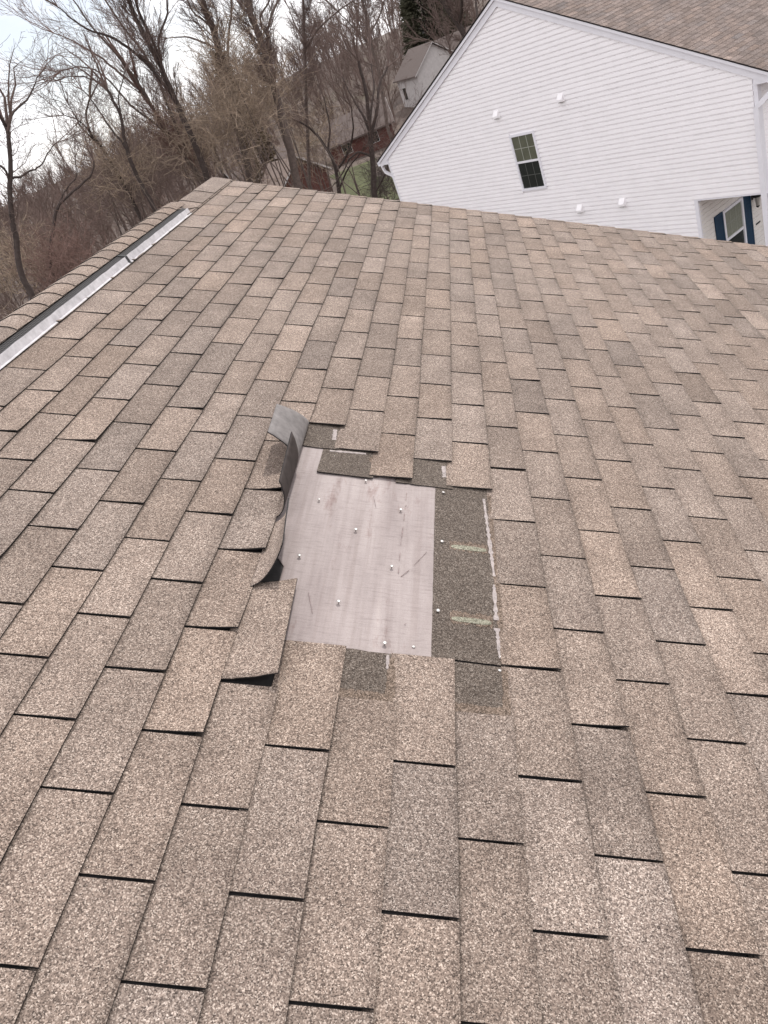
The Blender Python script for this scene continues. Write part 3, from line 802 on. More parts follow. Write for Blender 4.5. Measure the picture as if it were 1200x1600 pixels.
# roof slopes
for side in (-1, 1):
    ae = AL - .40 if side < 0 else AR + .40
    ring = [(AP, ZP + .10), (ae, ZP + .10 - PITCH * abs(ae - AP)), (ae, ZP + .125 - PITCH * abs(ae - AP)), (AP, ZP + .125)]
    if side < 0: ring = ring[::-1]
    V, Fc = prism([HP(a, z, BACK - .2) for a, z in ring], [HP(a, z, .105) for a, z in ring])
    rf = mesh_obj('roof', V, Fc, M['asphalt'], nb)
    tb = MB(); sl_ = math.hypot(1, PITCH); ncs = int(abs(ae - AP) * sl_ / EXP)
    up_ = np.array([0, 0, 1.0])
    sd = (HA * side + np.array([0, 0, -PITCH])) / sl_; nn = np.cross(sd, -HN * side); nn /= np.linalg.norm(nn)
    if nn[2] < 0: nn = -nn
    base = HP(AP, ZP + .127, .115)
    for c in range(ncs + 1):
        ph = [0, .5][c % 2] * .305
        for kk in range(-1, 41):
            b0, b1 = kk * .305 + ph + .004, (kk + 1) * .305 + ph - .004
            b0 = max(b0, 0); 
            if b1 - b0 < .03: continue
            p = lambda s, b, h: base + sd * (s * EXP) - HN * b + nn * h
            s1 = min(c + 1, abs(ae - AP) * sl_ / EXP + .2)
            top = [p(c, b0, .003), p(s1, b0, .008), p(s1, b1, .008), p(c, b1, .003)]
            bot = [q - nn * .0035 for q in top]
            if side < 0: top, bot = top[::-1], bot[::-1]
            bb = random.gauss(.97, .10) * (1.1 if random.random() < .12 else 1); ww = random.gauss(0, .02)
            tb.add(*prism(bot, top), (bb * (1 + ww), bb, bb * (1 - ww), 1))
    tag(tb.build('roof_shingles', M['far_shingle'], rf), kind='stuff')
# upstairs window
wn = hbox('window', WX0 + .005, WX1 - .005, WZ0 + .005, WZ1 - .005, .002, .014, M['blind'], nb)
def win_piece(name, a0, a1, z0, z1, q0, q1, mat): return hbox(name, a0, a1, z0, z1, q0, q1, mat, wn)
win_piece('frame', WX0, WX0 + .055, WZ0, WZ1, .0, .045, M['trim']); win_piece('frame', WX1 - .055, WX1, WZ0, WZ1, .0, .045, M['trim'])
win_piece('frame', WX0 + .055, WX1 - .055, WZ1 - .055, WZ1, .0, .044, M['trim'])
win_piece('sill', WX0 - .01, WX1 + .01, WZ0 - .015, WZ0 + .045, .0, .055, M['trim'])
ZM = -2.665
win_piece('meeting_rail', WX0 + .055, WX1 - .055, ZM - .022, ZM + .028, .015, .040, M['trim'])
M['pane_up'] = plain_mat('glass_over_blinds', (0.11, 0.115, 0.082), 0.12, 0.12, 4, spec=0.35)
M['pane_low'] = plain_mat('screened_glass', (0.018, 0.022, 0.020), 0.25, 0.2, 4, spec=0.3)
M['muntin'] = plain_mat('muntin_bars', (0.33, 0.34, 0.29), 0.5)
M['muntin_low'] = plain_mat('screened_muntin_bars', (0.085, 0.09, 0.082), 0.6)
px0, px1 = WX0 + .055, WX1 - .055
win_piece('pane', px0, px1, ZM + .028, WZ1 - .055, .0142, .022, M['pane_up']); win_piece('pane', px0, px1, WZ0 + .045, ZM - .022, .0142, .018, M['pane_low'])
for i in (1, 2):
    x = px0 + (px1 - px0) * i / 3
    win_piece('muntin', x - .008, x + .008, ZM + .028, WZ1 - .055, .022, .027, M['muntin']); win_piece('muntin', x - .007, x + .007, WZ0 + .045, ZM - .022, .018, .022, M['muntin_low'])
for zz, mt, q in (((ZM + WZ1) / 2 - .01, M['muntin'], .022), ((ZM + WZ0) / 2 + .01, M['muntin_low'], .018)):
    win_piece('muntin', px0, px1, zz - .007, zz + .007, q, q + .004, mt)
# four vent hoods
for a, z in ((-.27, -1.44), (1.80, -1.43), (1.67, -3.97), (2.92, -3.93)):
    plate = hbox('vent_hood', a - .095, a + .095, z - .10, z + .11, .014, .024, M['vinyl'], nb)
    ring = [(z - .09, .024), (z - .075, .115), (z - .02, .120), (z + .095, .024)]
    V, Fc = prism([HP(a - .075, zz, q) for zz, q in ring], [HP(a + .075, zz, q) for zz, q in ring]); mesh_obj('hood', V, Fc, M['vinyl'], plate)
    hbox('flap', a - .06, a + .06, z - .092, z - .086, .03, .105, M['lantern_glass'], plate)
# porch: front wall of the lower floor, ceiling, floor, window with shutters, lantern, door
PF = -6.28
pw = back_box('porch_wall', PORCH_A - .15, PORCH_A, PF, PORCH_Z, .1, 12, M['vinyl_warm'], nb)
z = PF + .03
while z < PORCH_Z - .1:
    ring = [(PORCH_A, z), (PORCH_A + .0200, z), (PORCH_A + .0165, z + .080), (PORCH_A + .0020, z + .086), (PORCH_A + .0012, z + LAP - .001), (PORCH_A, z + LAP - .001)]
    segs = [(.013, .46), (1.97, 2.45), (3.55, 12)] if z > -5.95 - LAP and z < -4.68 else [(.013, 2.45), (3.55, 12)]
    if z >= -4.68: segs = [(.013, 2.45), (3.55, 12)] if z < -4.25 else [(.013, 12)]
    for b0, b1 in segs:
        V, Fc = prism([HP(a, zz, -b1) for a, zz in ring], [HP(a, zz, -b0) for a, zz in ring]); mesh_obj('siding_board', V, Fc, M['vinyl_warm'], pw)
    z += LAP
hbox('porch_ceiling', PORCH_A + .002, AR - .16, PORCH_Z + .0, PORCH_Z + .04, -12, -.14, M['soffit'], nb)
hbox('porch_floor', PORCH_A + .002, AR + .1, ZG, PF, -12, .0, M['grey_board'], nb)
hbox('porch_post', AR - .02, AR + .06, PF, PORCH_Z - .026, -.13, -.01, M['trim'], nb)
pwin = back_box('window', PORCH_A + .001, PORCH_A + .012, -6.02, -4.70, .82, 1.62, M['pane_low'], nb)
def pp(name, b0, b1, z0, z1, d0, d1, mat, par): return back_box(name, PORCH_A + d0, PORCH_A + d1, z0, z1, b0, b1, mat, par)
pp('frame', .80, .86, -6.04, -4.66, .0, .05, M['trim'], pwin); pp('frame', 1.57, 1.63, -6.04, -4.66, .0, .05, M['trim'], pwin)
pp('frame', .86, 1.57, -4.72, -4.66, .0, .049, M['trim'], pwin); pp('sill', .78, 1.65, -6.08, -6.02, .0, .06, M['trim'], pwin)
pp('meeting_rail', .86, 1.57, -5.37, -5.315, .012, .04, M['trim'], pwin)
z = -5.31
while z < -4.735:
    pp('blind_slat', .86, 1.57, z, z + .017, .013, .020, M['blind'], pwin); z += .026
for b in (1.10, 1.33): pp('muntin', b - .007, b + .007, -5.315, -4.72, .02, .026, M['muntin'], pwin)
pp('muntin', .86, 1.57, -5.02, -5.006, .0201, .0262, M['muntin'], pwin)
for b0, b1 in ((.475, .79), (1.64, 1.955)):
    sh = pp('shutter', b0, b1, -6.04, -4.65, .017, .034, M['shutter'], nb)
    pp('stile', b0, b0 + .045, -6.04, -4.65, .034, .045, M['shutter'], sh); pp('stile', b1 - .045, b1, -6.04, -4.65, .034, .045, M['shutter'], sh)
    for z0 in (-6.04, -5.37, -4.71): pp('shutter_rail', b0 + .045, b1 - .045, z0, z0 + .06, .034, .0445, M['shutter'], sh)
    for i in range(9):
        for zz in (-5.97, -5.30):
            pp('louvre_slat', b0 + .045, b1 - .045, zz + i * .064, zz + i * .064 + .05, .034, .040, M['shutter'], sh)
# lantern
lb = pp('wall_lantern', 2.02, 2.09, -4.90, -4.70, .012, .035, M['lantern'], nb)
def ring_mesh(cb, cdist, zs, rs, n=8):
    V = []; Fc = []
    for zz, r in zip(zs, rs):
        for i in range(n):
            a = 2 * math.pi * i / n; V.append(HP(PORCH_A + cdist + r * math.cos(a), zz, -(cb + r * math.sin(a))))
    for k in range(len(zs) - 1):
        for i in range(n): j = (i + 1) % n; Fc.append((k * n + i, k * n + j, (k + 1) * n + j, (k + 1) * n + i))
    Fc += [tuple(range(n))[::-1], tuple(range((len(zs) - 1) * n, len(zs) * n))]
    return V, Fc
mesh_obj('arm', *prism([HP(PORCH_A + x, z, -2.02) for x, z in ((.03, -4.76), (.15, -4.70), (.15, -4.68), (.03, -4.73))], [HP(PORCH_A + x, z, -2.04) for x, z in ((.03, -4.76), (.15, -4.70), (.15, -4.68), (.03, -4.73))]), M['lantern'], lb)
mesh_obj('lantern_roof', *ring_mesh(2.03, .15, [-4.83, -4.80, -4.73, -4.70, -4.66], [.085, .088, .045, .02, .008]), M['lantern'], lb)
mesh_obj('lantern_glass', *ring_mesh(2.03, .15, [-5.03, -4.83], [.038, .068], 6), M['lantern_glass'], lb)
mesh_obj('lantern_base', *ring_mesh(2.03, .15, [-5.08, -5.05, -5.03], [.012, .04, .042]), M['lantern'], lb)
pl = pp('number_plate', 2.10, 2.30, -5.53, -5.49, .017, .022, M['lantern'], nb)
# door
dr = pp('door', 2.60, 3.48, PF, -4.27, .002, .03, M['door'], nb)
pp('door_frame', 2.45, 2.60, PF, -4.25, .0, .06, M['trim'], dr); pp('door_frame', 3.48, 3.56, PF, -4.25, .0, .06, M['trim'], dr); pp('door_frame', 2.60, 3.48, -4.27, -4.20, .0, .058, M['trim'], dr)
pp('door_handle', 2.64, 2.69, -5.32, -5.22, .03, .075, M['nail'], dr)
for b in (2.70, 3.08):
    for z0 in (-6.1, -5.2): pp('door_panel', b, b + .30, z0, z0 + .75, .03, .037, M['door'], dr)

# ------------------------------------------------------------------ houses in the valley and on the hill
def far_house(label, cx, cy, rot, L, Wd, hw, hr, wall_m, roof_m, gable_m=None, wins=(), chimney=False):
    z0 = float(G(cx, cy)) - .4
    e = empty('house', (cx, cy, z0 + .4), label, 'house', 'far houses among the trees')
    ca, sa = math.cos(rot), math.sin(rot)
    def T(x, y, z): return np.array([cx + ca * x - sa * y, cy + sa * x + ca * y, z0 + z])
    hw += .4
    for s in (-1, 1):
        y0, y1 = sorted((s * (Wd / 2 - .2), s * Wd / 2))
        mesh_obj('wall', *prism([T(-L / 2, y0, 0), T(L / 2, y0, 0), T(L / 2, y1, 0), T(-L / 2, y1, 0)], [T(-L / 2, y0, hw), T(L / 2, y0, hw), T(L / 2, y1, hw), T(-L / 2, y1, hw)]), wall_m, e)
        ring = [(-Wd / 2 + .21, 0), (Wd / 2 - .21, 0), (Wd / 2 - .21, hw), (0, hw + hr - .1), (-Wd / 2 + .21, hw)]
        x0, x1 = sorted((s * (L / 2 - .2), s * L / 2))
        mesh_obj('gable_wall', *prism([T(x1, y, z) for y, z in ring], [T(x0, y, z) for y, z in ring]), gable_m or wall_m, e)
        ov = .45; k = hr / (Wd / 2)
        ring = [(0, hw + hr), (s * (Wd / 2 + ov), hw - k * ov), (s * (Wd / 2 + ov), hw - k * ov + .18), (0, hw + hr + .18)]
        rf = mesh_obj('roof', *prism([T(-L / 2 - ov, y, z) for y, z in ring], [T(L / 2 + ov, y, z) for y, z in ring]), roof_m, e)
        for xe in (-L / 2 - ov - .03, L / 2 + ov + .001):
            r2 = [(0, hw + hr - .02), (s * (Wd / 2 + ov), hw - k * ov - .04), (s * (Wd / 2 + ov), hw - k * ov + .14), (0, hw + hr + .15)]
            mesh_obj('rake_board', *prism([T(xe, y, z) for y, z in r2], [T(xe + .03, y, z) for y, z in r2]), M['stucco'], e)
    for (side, x, z, w, h_) in wins:
        if side in ('f', 'b'):
            y = (-Wd / 2 if side == 'f' else Wd / 2); d = -.04 if side == 'f' else .04
            pts = lambda q, g_: [T(x - w / 2 - g_, y + q, z + .4 - g_), T(x + w / 2 + g_, y + q, z + .4 - g_), T(x + w / 2 + g_, y + q, z + .4 + h_ + g_), T(x - w / 2 - g_, y + q, z + .4 + h_ + g_)]
        else:
            xx = (-L / 2 if side == 'l' else L / 2); d = -.04 if side == 'l' else .04
            pts = lambda q, g_: [T(xx + q, x - w / 2 - g_, z + .4 - g_), T(xx + q, x + w / 2 + g_, z + .4 - g_), T(xx + q, x + w / 2 + g_, z + .4 + h_ + g_), T(xx + q, x - w / 2 - g_, z + .4 + h_ + g_)]
        wo_ = mesh_obj('window', *prism(pts(0, .06), pts(d, .06)), M['stucco'], e)
        mesh_obj('pane', *prism(pts(0, 0), pts(d * 1.4, 0)), M['glass'], wo_)
    if chimney:
        mesh_obj('chimney', *prism([T(x, y, hw) for x, y in ((.6, -.4), (1.4, -.4), (1.4, .4), (.6, .4))], [T(x, y, hw + hr + 1.1) for x, y in ((.6, -.4), (1.4, -.4), (1.4, .4), (.6, .4))]), M['brick'], e)
    return e
def spot(x, y, r): p = at_range(x, y, r); return p[0], p[1]
x, y = spot(446, 262, 84); far_house('low house with tan roof and red brick gable end in the wooded valley', x, y, math.radians(130), 5.5, 5.5, 2.2, 2.0, M['brick'], M['roof_tan'], M['brick'], wins=[('f', 1, .9, 1.0, 1.1)])
x, y = spot(560, 205, 104); far_house('brick house with grey roof behind the green lawn', x, y, math.radians(8), 8, 7, 2.4, 2.2, M['brick'], M['roof_grey'], wins=[('f', -2, .9, 1.1, 1.1), ('f', 1.5, .9, 1.1, 1.1)])
x, y = spot(662, 92, 128); far_house('pale two-gabled house on the wooded hill beside the white gable', x, y, math.radians(-64), 8, 7, 4.2, 2.8, M['stucco'], M['roof_grey'], M['stucco'], wins=[('f', -2, 1.2, 1.1, 1.6), ('l', 0.6, 1.0, 1.4, 2.0)])
x, y = spot(703, 62, 132); far_house('pale house wing on the hill half hidden by the white gable', x, y, math.radians(-20), 8, 6, 4.0, 2.4, M['stucco'], M['roof_grey'], wins=[('f', -1.5, 1.2, 1.3, 1.6)])
x, y = spot(683, 30, 165); far_house('grey boarded house highest on the hill between dark trunks', x, y, math.radians(15), 9, 8, 6.5, 3, M['grey_board'], M['roof_grey'], wins=[('f', 1.5, 4.0, 1.2, 1.5)])
x, y = spot(395, 235, 100); far_house('small grey roofed house buried in the twigs of the valley', x, y, math.radians(35), 8, 6, 2.3, 2.0, M['stucco'], M['roof_grey'], wins=[('f', 1, .9, 1.2, 1.1)])
x, y = spot(70, 415, 92); far_house('pale shed glimpsed low behind the left trees', x, y, math.radians(20), 6, 4.5, 2.2, 1.5, M['stucco'], M['roof_grey'], wins=[('f', 0, .9, 1.0, 1.0)])

# ------------------------------------------------------------------ trees
class TB:
    def __init__(s): s.V = []; s.Q = []; s.n = 0
    def tube(s, P, r, sides):
        P = np.asarray(P, float); n = len(P)
        T = np.gradient(P, axis=0); T /= np.linalg.norm(T, axis=1, keepdims=True) + 1e-9
        ref = np.array([0.31, 0.17, 0.93]) if abs(T[0, 2]) < .85 else np.array([1.0, 0.1, 0])
        A = np.cross(T, ref); A /= np.linalg.norm(A, axis=1, keepdims=True) + 1e-9
        B = np.cross(T, A)
        ang = np.arange(sides) * (2 * math.pi / sides)
        ring = (A[:, None, :] * np.cos(ang)[None, :, None] + B[:, None, :] * np.sin(ang)[None, :, None]) * np.asarray(r)[:, None, None]
        s.V.append((P[:, None, :] + ring).reshape(-1, 3))
        i = np.arange(n - 1)[:, None] * sides; j = np.arange(sides)[None, :]; j2 = (j + 1) % sides
        q = np.stack([i + j, i + j2, i + sides + j2, i + sides + j], -1).reshape(-1, 4)
        s.Q.append(q + s.n); s.n += n * sides
    def arrays(s): return np.concatenate(s.V), np.concatenate(s.Q)
    def build(s, name, mat, parent=None, **k):
        V, Q = s.arrays(); return quads_obj(name, V, Q, mat, parent, smooth=True, **k)
UPV = np.array([0, 0, 1.0])
def unit(v): return v / (np.linalg.norm(v) + 1e-9)
def bpath(p, d, L, n, wob, up):
    pts = [p]; st = L / n
    for i in range(n):
        d = unit(d + rng.normal(0, wob, 3) + UPV * up); p = p + d * st; pts.append(p)
    return np.array(pts)
def side_dir(d, ang):
    a = rng.normal(0, 1, 3); a = unit(a - d * (a @ d)); return unit(d * math.cos(ang) + a * math.sin(ang))
def sample(P, t):
    f = t * (len(P) - 1); i = min(int(f), len(P) - 2); return P[i] + (P[i + 1] - P[i]) * (f - i), unit(P[i + 1] - P[i])
def twigs(tb, P, r0, L, nchild, lvl, rmin, wob=.16, up=.06, spread=(.35, .9), t0=.15):
    """side shoots along path P"""
    for q in range(nchild):
        t = t0 + (1 - t0) * (q + rng.random()) / nchild
        p, d = sample(P, t)
        dd = side_dir(d, rng.uniform(*spread)); l = L * rng.uniform(.55, 1.1) * (1.15 - .55 * t)
        n = 4 if lvl > 1 else 3
        C = bpath(p, dd, l, n, wob, up)
        rr = max(rmin, r0 * (1 - .6 * t))
        tb.tube(C, np.linspace(rr, rmin * .8, n + 1), 4 if rr > .03 else 3)
        if lvl > 1:
            twigs(tb, C, rr * .55, l * .55, max(3, int(nchild * .62)), lvl - 1, rmin, wob, up, spread, .2)

def pixel_tree(name, label, dist, limbs, bark, twig, nchild=9, lvl=3, L=2.6, rmin=.005, wob=.16, up=.06, spread=(.35, .85), group=None, depth=.07, cat='tree'):
    """limbs: list of (pixel path, r px at start, r px at end); the first is the trunk and is carried down to the ground"""
    trunk, crown = TB(), TB(); pxm = dist / F
    base = None
    for li, (path, ra, rb) in enumerate(limbs):
        n = len(path); dd = rng.uniform(-depth, depth) * dist if li else 0
        P = np.array([at_range(x, y, dist + dd * (i / max(1, n - 1))) for i, (x, y) in enumerate(path)])
        if li == 0:
            b = P[0]; gz = float(G(b[0], b[1]))
            drop = b[2] - gz
            if drop > .3:
                lean = P[0] - P[1]; lean = np.array([lean[0], lean[1], 0]) * .3
                ext = [np.array([b[0] + lean[0] * f, b[1] + lean[1] * f, b[2] - drop * f]) for f in (1.03, .7, .35)]
                P = np.vstack([ext, P]); base = ext[0]
                ra = ra * 1.25
            else: base = b
            base = np.array([base[0], base[1], gz])
        # smooth resample (Catmull-Rom)
        Q = []
        for i in range(len(P) - 1):
            p0, p1, p2, p3 = P[max(i - 1, 0)], P[i], P[i + 1], P[min(i + 2, len(P) - 1)]
            for t in np.linspace(0, 1, 5)[:-1]:
                Q.append(.5 * ((2 * p1) + (-p0 + p2) * t + (2 * p0 - 5 * p1 + 4 * p2 - p3) * t * t + (-p0 + 3 * p1 - 3 * p2 + p3) * t ** 3))
        Q.append(P[-1]); Q = np.array(Q) + rng.normal(0, .012, (len(Q), 3))
        trunk.tube(Q, np.linspace(ra, rb, len(Q)) * pxm * .56, 7)
        ln = np.linalg.norm(np.diff(P, axis=0), axis=1).sum()
        t0 = .55 if li == 0 else .12
        twigs(crown, Q, max(rb * pxm * .32, rmin * 2), L, int(1.35 * nchild * max(.6, min(2.2, ln / 5.0))), lvl, rmin, wob, up, spread, t0)
        # the tip breaks up into a fan of twigs
        p, d = sample(Q, .999)
        for _ in range(4):
            C = bpath(p, side_dir(d, rng.uniform(.05, .5)), L * 1.2, 5, wob, up)
            crown.tube(C, np.linspace(max(rb * pxm * .55, rmin), rmin, 6), 4); twigs(crown, C, rmin * 1.6, L * .6, nchild, max(1, lvl - 1), rmin, wob, up, spread, .1)
    e = empty(name, base, label, cat, group or 'bare trees behind the roof')
    trunk.build('trunk', bark, e); crown.build('crown', twig, e)
    return e
BK, BD, TW, TR, TT = M['bark'], M['bark_dark'], M['twig'], M['twig_red'], M['twig_tan']
pixel_tree('bare_tree', 'bare dark tree with forked trunk at the left edge of the view', 27, [
    ([(62, 500), (50, 462), (33, 427), (25, 375), (19, 344), (15, 290), (16, 250), (12, 205)], 8, 4.5),
    ([(12, 205), (2, 185), (-12, 160), (-25, 120)], 4, 2), ([(13, 206), (17, 180), (32, 165), (50, 145), (60, 118)], 3.5, 1.2),
    ([(16, 285), (5, 262), (-20, 248), (-45, 235)], 3, 1.5), ([(17, 278), (32, 277), (48, 267), (62, 260), (74, 240), (88, 222)], 3, 1)], BD, TW, nchild=6, L=1.9, rmin=.005, up=.02, wob=.24, spread=(.4, 1.1))
pixel_tree('bare_tree', 'small crooked dark tree just right of the left edge tree', 31, [
    ([(80, 420), (84, 350), (90, 325), (105, 307), (125, 290), (143, 272), (147, 252)], 4.5, 1.5), ([(88, 332), (98, 305), (108, 290), (120, 275), (117, 248)], 2.5, 1)], BD, TW, nchild=5, L=1.5, rmin=.005, wob=.25, spread=(.4, 1.1))
pixel_tree('bare_tree', 'leaning dark tree behind the middle of the ridge vent', 33, [
    ([(262, 368), (240, 322), (222, 290), (205, 255), (196, 222), (188, 180), (168, 140)], 6.5, 3),
    ([(200, 235), (172, 200), (150, 165), (128, 140)], 3, 1.2), ([(168, 140), (140, 122), (104, 120)], 2.5, 1), ([(190, 185), (186, 150), (196, 110)], 2, 1)], BD, TW, nchild=6, L=1.9, wob=.2)
pixel_tree('bare_tree', 'thin dark tree leaning left against the bright sky gap', 36, [
    ([(225, 350), (200, 300), (175, 258), (157, 228), (143, 212), (135, 180), (140, 155)], 5, 2), ([(157, 228), (128, 200), (112, 172)], 2.5, 1), ([(143, 210), (125, 190), (100, 180)], 2, 1)], BD, TW, nchild=6, L=1.9, wob=.2)
pixel_tree('bare_tree', 'reddish many-stemmed tree fanning far to the upper left', 38, [
    ([(348, 335), (320, 288), (290, 245), (262, 208), (238, 168), (218, 140)], 6, 4),
    ([(218, 140), (198, 124), (160, 92), (122, 68), (85, 52)], 3.6, 1), ([(240, 170), (215, 128), (182, 85), (148, 48), (115, 0)], 3.6, 1.4),
    ([(280, 230), (245, 195), (205, 165), (165, 120), (130, 105), (95, 112)], 3, 1), ([(300, 258), (270, 185), (247, 125), (222, 80), (195, 45), (165, 0)], 4, 2)], M['bark'], TR, nchild=9, L=2.3, wob=.10, up=.05, spread=(.25, .6))
pixel_tree('bare_tree', 'tall dark tree with three long limbs reaching over the ridge end', 35, [
    ([(338, 318), (318, 260), (300, 215), (272, 152), (252, 105), (228, 60), (208, 20), (198, -20)], 8, 4.5),
    ([(262, 128), (238, 62), (218, 20), (205, -20)], 4, 2.5), ([(272, 152), (225, 95), (180, 62), (135, 45), (90, 10)], 4.5, 1.2), ([(252, 105), (248, 60), (262, 20), (258, -20)], 3, 2)], BD, TW, nchild=9, L=2.4, wob=.10, spread=(.25, .65))
pixel_tree('bare_tree', 'bare tree with slim leaning trunk left of the thick forked one', 40, [
    ([(398, 310), (374, 205), (357, 132), (342, 78), (330, 42), (317, 0), (305, -40)], 8.5, 5),
    ([(342, 78), (318, 66), (290, 58), (262, 60)], 3, 1), ([(357, 125), (356, 70), (362, 12), (360, -25)], 3.5, 2), ([(330, 42), (300, 15), (285, -20)], 2.5, 1.5)], BK, TW, nchild=9, L=2.4, wob=.13, spread=(.3, .75))
pixel_tree('bare_tree', 'thickest bare tree with forked trunk above the roof corner', 37, [
    ([(475, 335), (458, 255), (441, 185), (428, 135), (417, 92), (403, 50), (391, 20), (384, -20)], 10, 6.5),
    ([(393, 26), (378, 10), (362, -15)], 4, 3), ([(421, 78), (418, 52), (426, 20), (440, -10)], 4, 2.5), ([(419, 58), (406, 32), (420, 2), (425, -20)], 2.6, 1.6)], BK, TW, nchild=9, L=2.4, wob=.13, spread=(.3, .75))
pixel_tree('bare_tree', 'slender straight bare tree right of the thick forked one', 46, [
    ([(486, 330), (480, 200), (477, 100), (475, 40), (474, -30)], 4.5, 3), ([(477, 78), (498, 45), (530, 16), (565, -8)], 2.6, 1), ([(476, 62), (462, 40), (450, 10)], 2, 1)], BK, TW, nchild=9, L=2.6, wob=.13)
pixel_tree('bare_tree', 'dark multi-stemmed tree beside the gutter of the white house', 40, [
    ([(592, 335), (585, 300), (582, 250), (578, 210), (576, 178), (570, 135), (560, 95)], 9, 3),
    ([(578, 212), (590, 168), (592, 132), (606, 105)], 5, 2), ([(578, 208), (566, 178), (550, 152), (535, 120)], 4, 1.5), ([(583, 246), (562, 238), (546, 250), (532, 276), (520, 290)], 3, 1.2), ([(577, 190), (584, 140), (580, 100)], 3.5, 1.5), ([(586, 300), (606, 262), (612, 215)], 3, 1)], BD, TW, nchild=8, L=2.2, wob=.2, spread=(.35, .95))
pixel_tree('bare_tree', 'dark low-branching tree left of the green lawn', 44, [
    ([(540, 345), (530, 300), (524, 262), (512, 235), (490, 205), (468, 190)], 7, 2), ([(526, 268), (545, 235), (552, 200), (548, 165)], 3.5, 1.2), ([(530, 295), (545, 262), (566, 236)], 3, 1), ([(512, 235), (515, 195), (505, 150)], 3, 1)], BD, TW, nchild=8, L=2.3, wob=.2, spread=(.35, .95))
pixel_tree('bare_tree', 'bare tree with spreading top below the dark conifer', 62, [
    ([(604, 190), (592, 110), (575, 52), (571, 20), (560, -20)], 4.5, 2.5), ([(576, 55), (592, 28), (602, -5)], 2.4, 1.2), ([(580, 72), (555, 45), (530, 20)], 2, 1), ([(590, 105), (560, 92), (530, 70)], 1.8, .8)], BK, TW, nchild=7, L=3.0, rmin=.010, wob=.15)
pixel_tree('bare_tree', 'thick dark slanting trunk above the pale hill house', 70, [
    ([(760, 110), (735, 70), (716, 38), (698, 12), (682, -15)], 7, 5.5), ([(716, 38), (722, 10), (718, -20)], 4, 3), ([(735, 70), (745, 30), (742, -10)], 3.5, 2.5)], BD, TW, nchild=7, L=3.0, rmin=.010, wob=.15)
pixel_tree('bare_tree', 'grey branching tree standing before the pale hill house', 85, [
    ([(712, 130), (705, 85), (698, 60), (688, 40)], 2.6, 1.2), ([(700, 66), (712, 42), (722, 20)], 1.6, .8), ([(705, 85), (690, 70), (668, 62)], 1.4, .7)], BK, TW, nchild=6, L=2.6, rmin=.012, wob=.15)

def thicket(name, label, dist, cx, cy, wx, wy, n, mat, L=2.4, rmin=.006, drop=True, up=-.01, wob=.28, group=None):
    """a mound of tangled shoots that fills the pixel ellipse (cx,cy,wx,wy) at a distance, rooted on the ground"""
    tb = TB(); st = TB()
    c = at_range(cx, cy, dist); gz = float(G(c[0], c[1])); pxm = dist / F
    for i in range(n):
        a, b = rng.normal(0, .5), rng.normal(0, .5)
        p = at_range(cx + wx * a, cy + wy * b, dist + rng.normal(0, 1.6))
        d = unit(np.array([rng.normal(0, .6), rng.normal(0, .6), rng.uniform(.1, 1.0)]))
        C = bpath(p, d, L * rng.uniform(.6, 1.3), 6, wob, up)
        tb.tube(C, np.linspace(rmin * rng.uniform(1, 2.2), rmin * .8, 7), 3)
        twigs(tb, C, rmin * 1.3, L * .45, 5, 1, rmin * .8, wob, up, (.4, 1.2), .1)
    for i in range(9):
        p = at_range(cx + wx * rng.normal(0, .45), cy + wy * rng.normal(0, .3), dist + rng.normal(0, 1.0))
        g0 = np.array([p[0] + rng.normal(0, .8), p[1] + rng.normal(0, .8), gz])
        mid = (g0 + p) / 2 + np.array([rng.normal(0, .4), rng.normal(0, .4), 0])
        st.tube(np.array([g0, mid, p]), [.05, .035, .012], 5)
    e = empty(name, (c[0], c[1], gz), label, 'shrub', group or 'brush and vine thickets behind the roof')
    st.build('stems', M['bark'], e); tb.build('crown', mat, e)
thicket('vine_thicket', 'tall tangle of tan vines above the far roof corner', 36, 365, 165, 62, 105, 420, TT, L=1.9, rmin=.0065)
thicket('vine_thicket', 'olive brown tangle between the vine thicket and the forked tree', 41, 415, 165, 45, 45, 200, M['twig_olive'] if 'twig_olive' in M else TT, L=2.0)
thicket('brush_shrub', 'rusty red brush behind the near ridge caps', 30, 105, 420, 45, 45, 300, TR, L=1.3)
thicket('brush_shrub', 'pale arching brush low at the left edge', 33, 25, 420, 50, 55, 200, TT, L=1.5, rmin=.007)
thicket('brush_shrub', 'pale tangled brush in front of the leaning dark tree', 35, 200, 265, 60, 50, 170, TT, L=2.0, rmin=.007)
thicket('brush_shrub', 'pale twiggy brush beside the vine thicket above the roof corner', 39, 318, 225, 45, 55, 170, TT, L=1.8, rmin=.007)
thicket('brush_shrub', 'tan brush spreading between the thick forked tree and the lawn', 48, 490, 235, 45, 50, 170, TT, L=1.8, rmin=.008)
thicket('brush_shrub', 'brown brush behind the far half of the ridge vent', 38, 205, 300, 60, 45, 300, TW, L=1.8)
thicket('brush_shrub', 'brown brush under the reddish fanning tree', 42, 290, 255, 45, 55, 300, TW, L=1.9)
thicket('brush_shrub', 'dark brush at the foot of the white house gutter', 46, 600, 290, 22, 40, 200, M['bark_dark'], L=1.5)

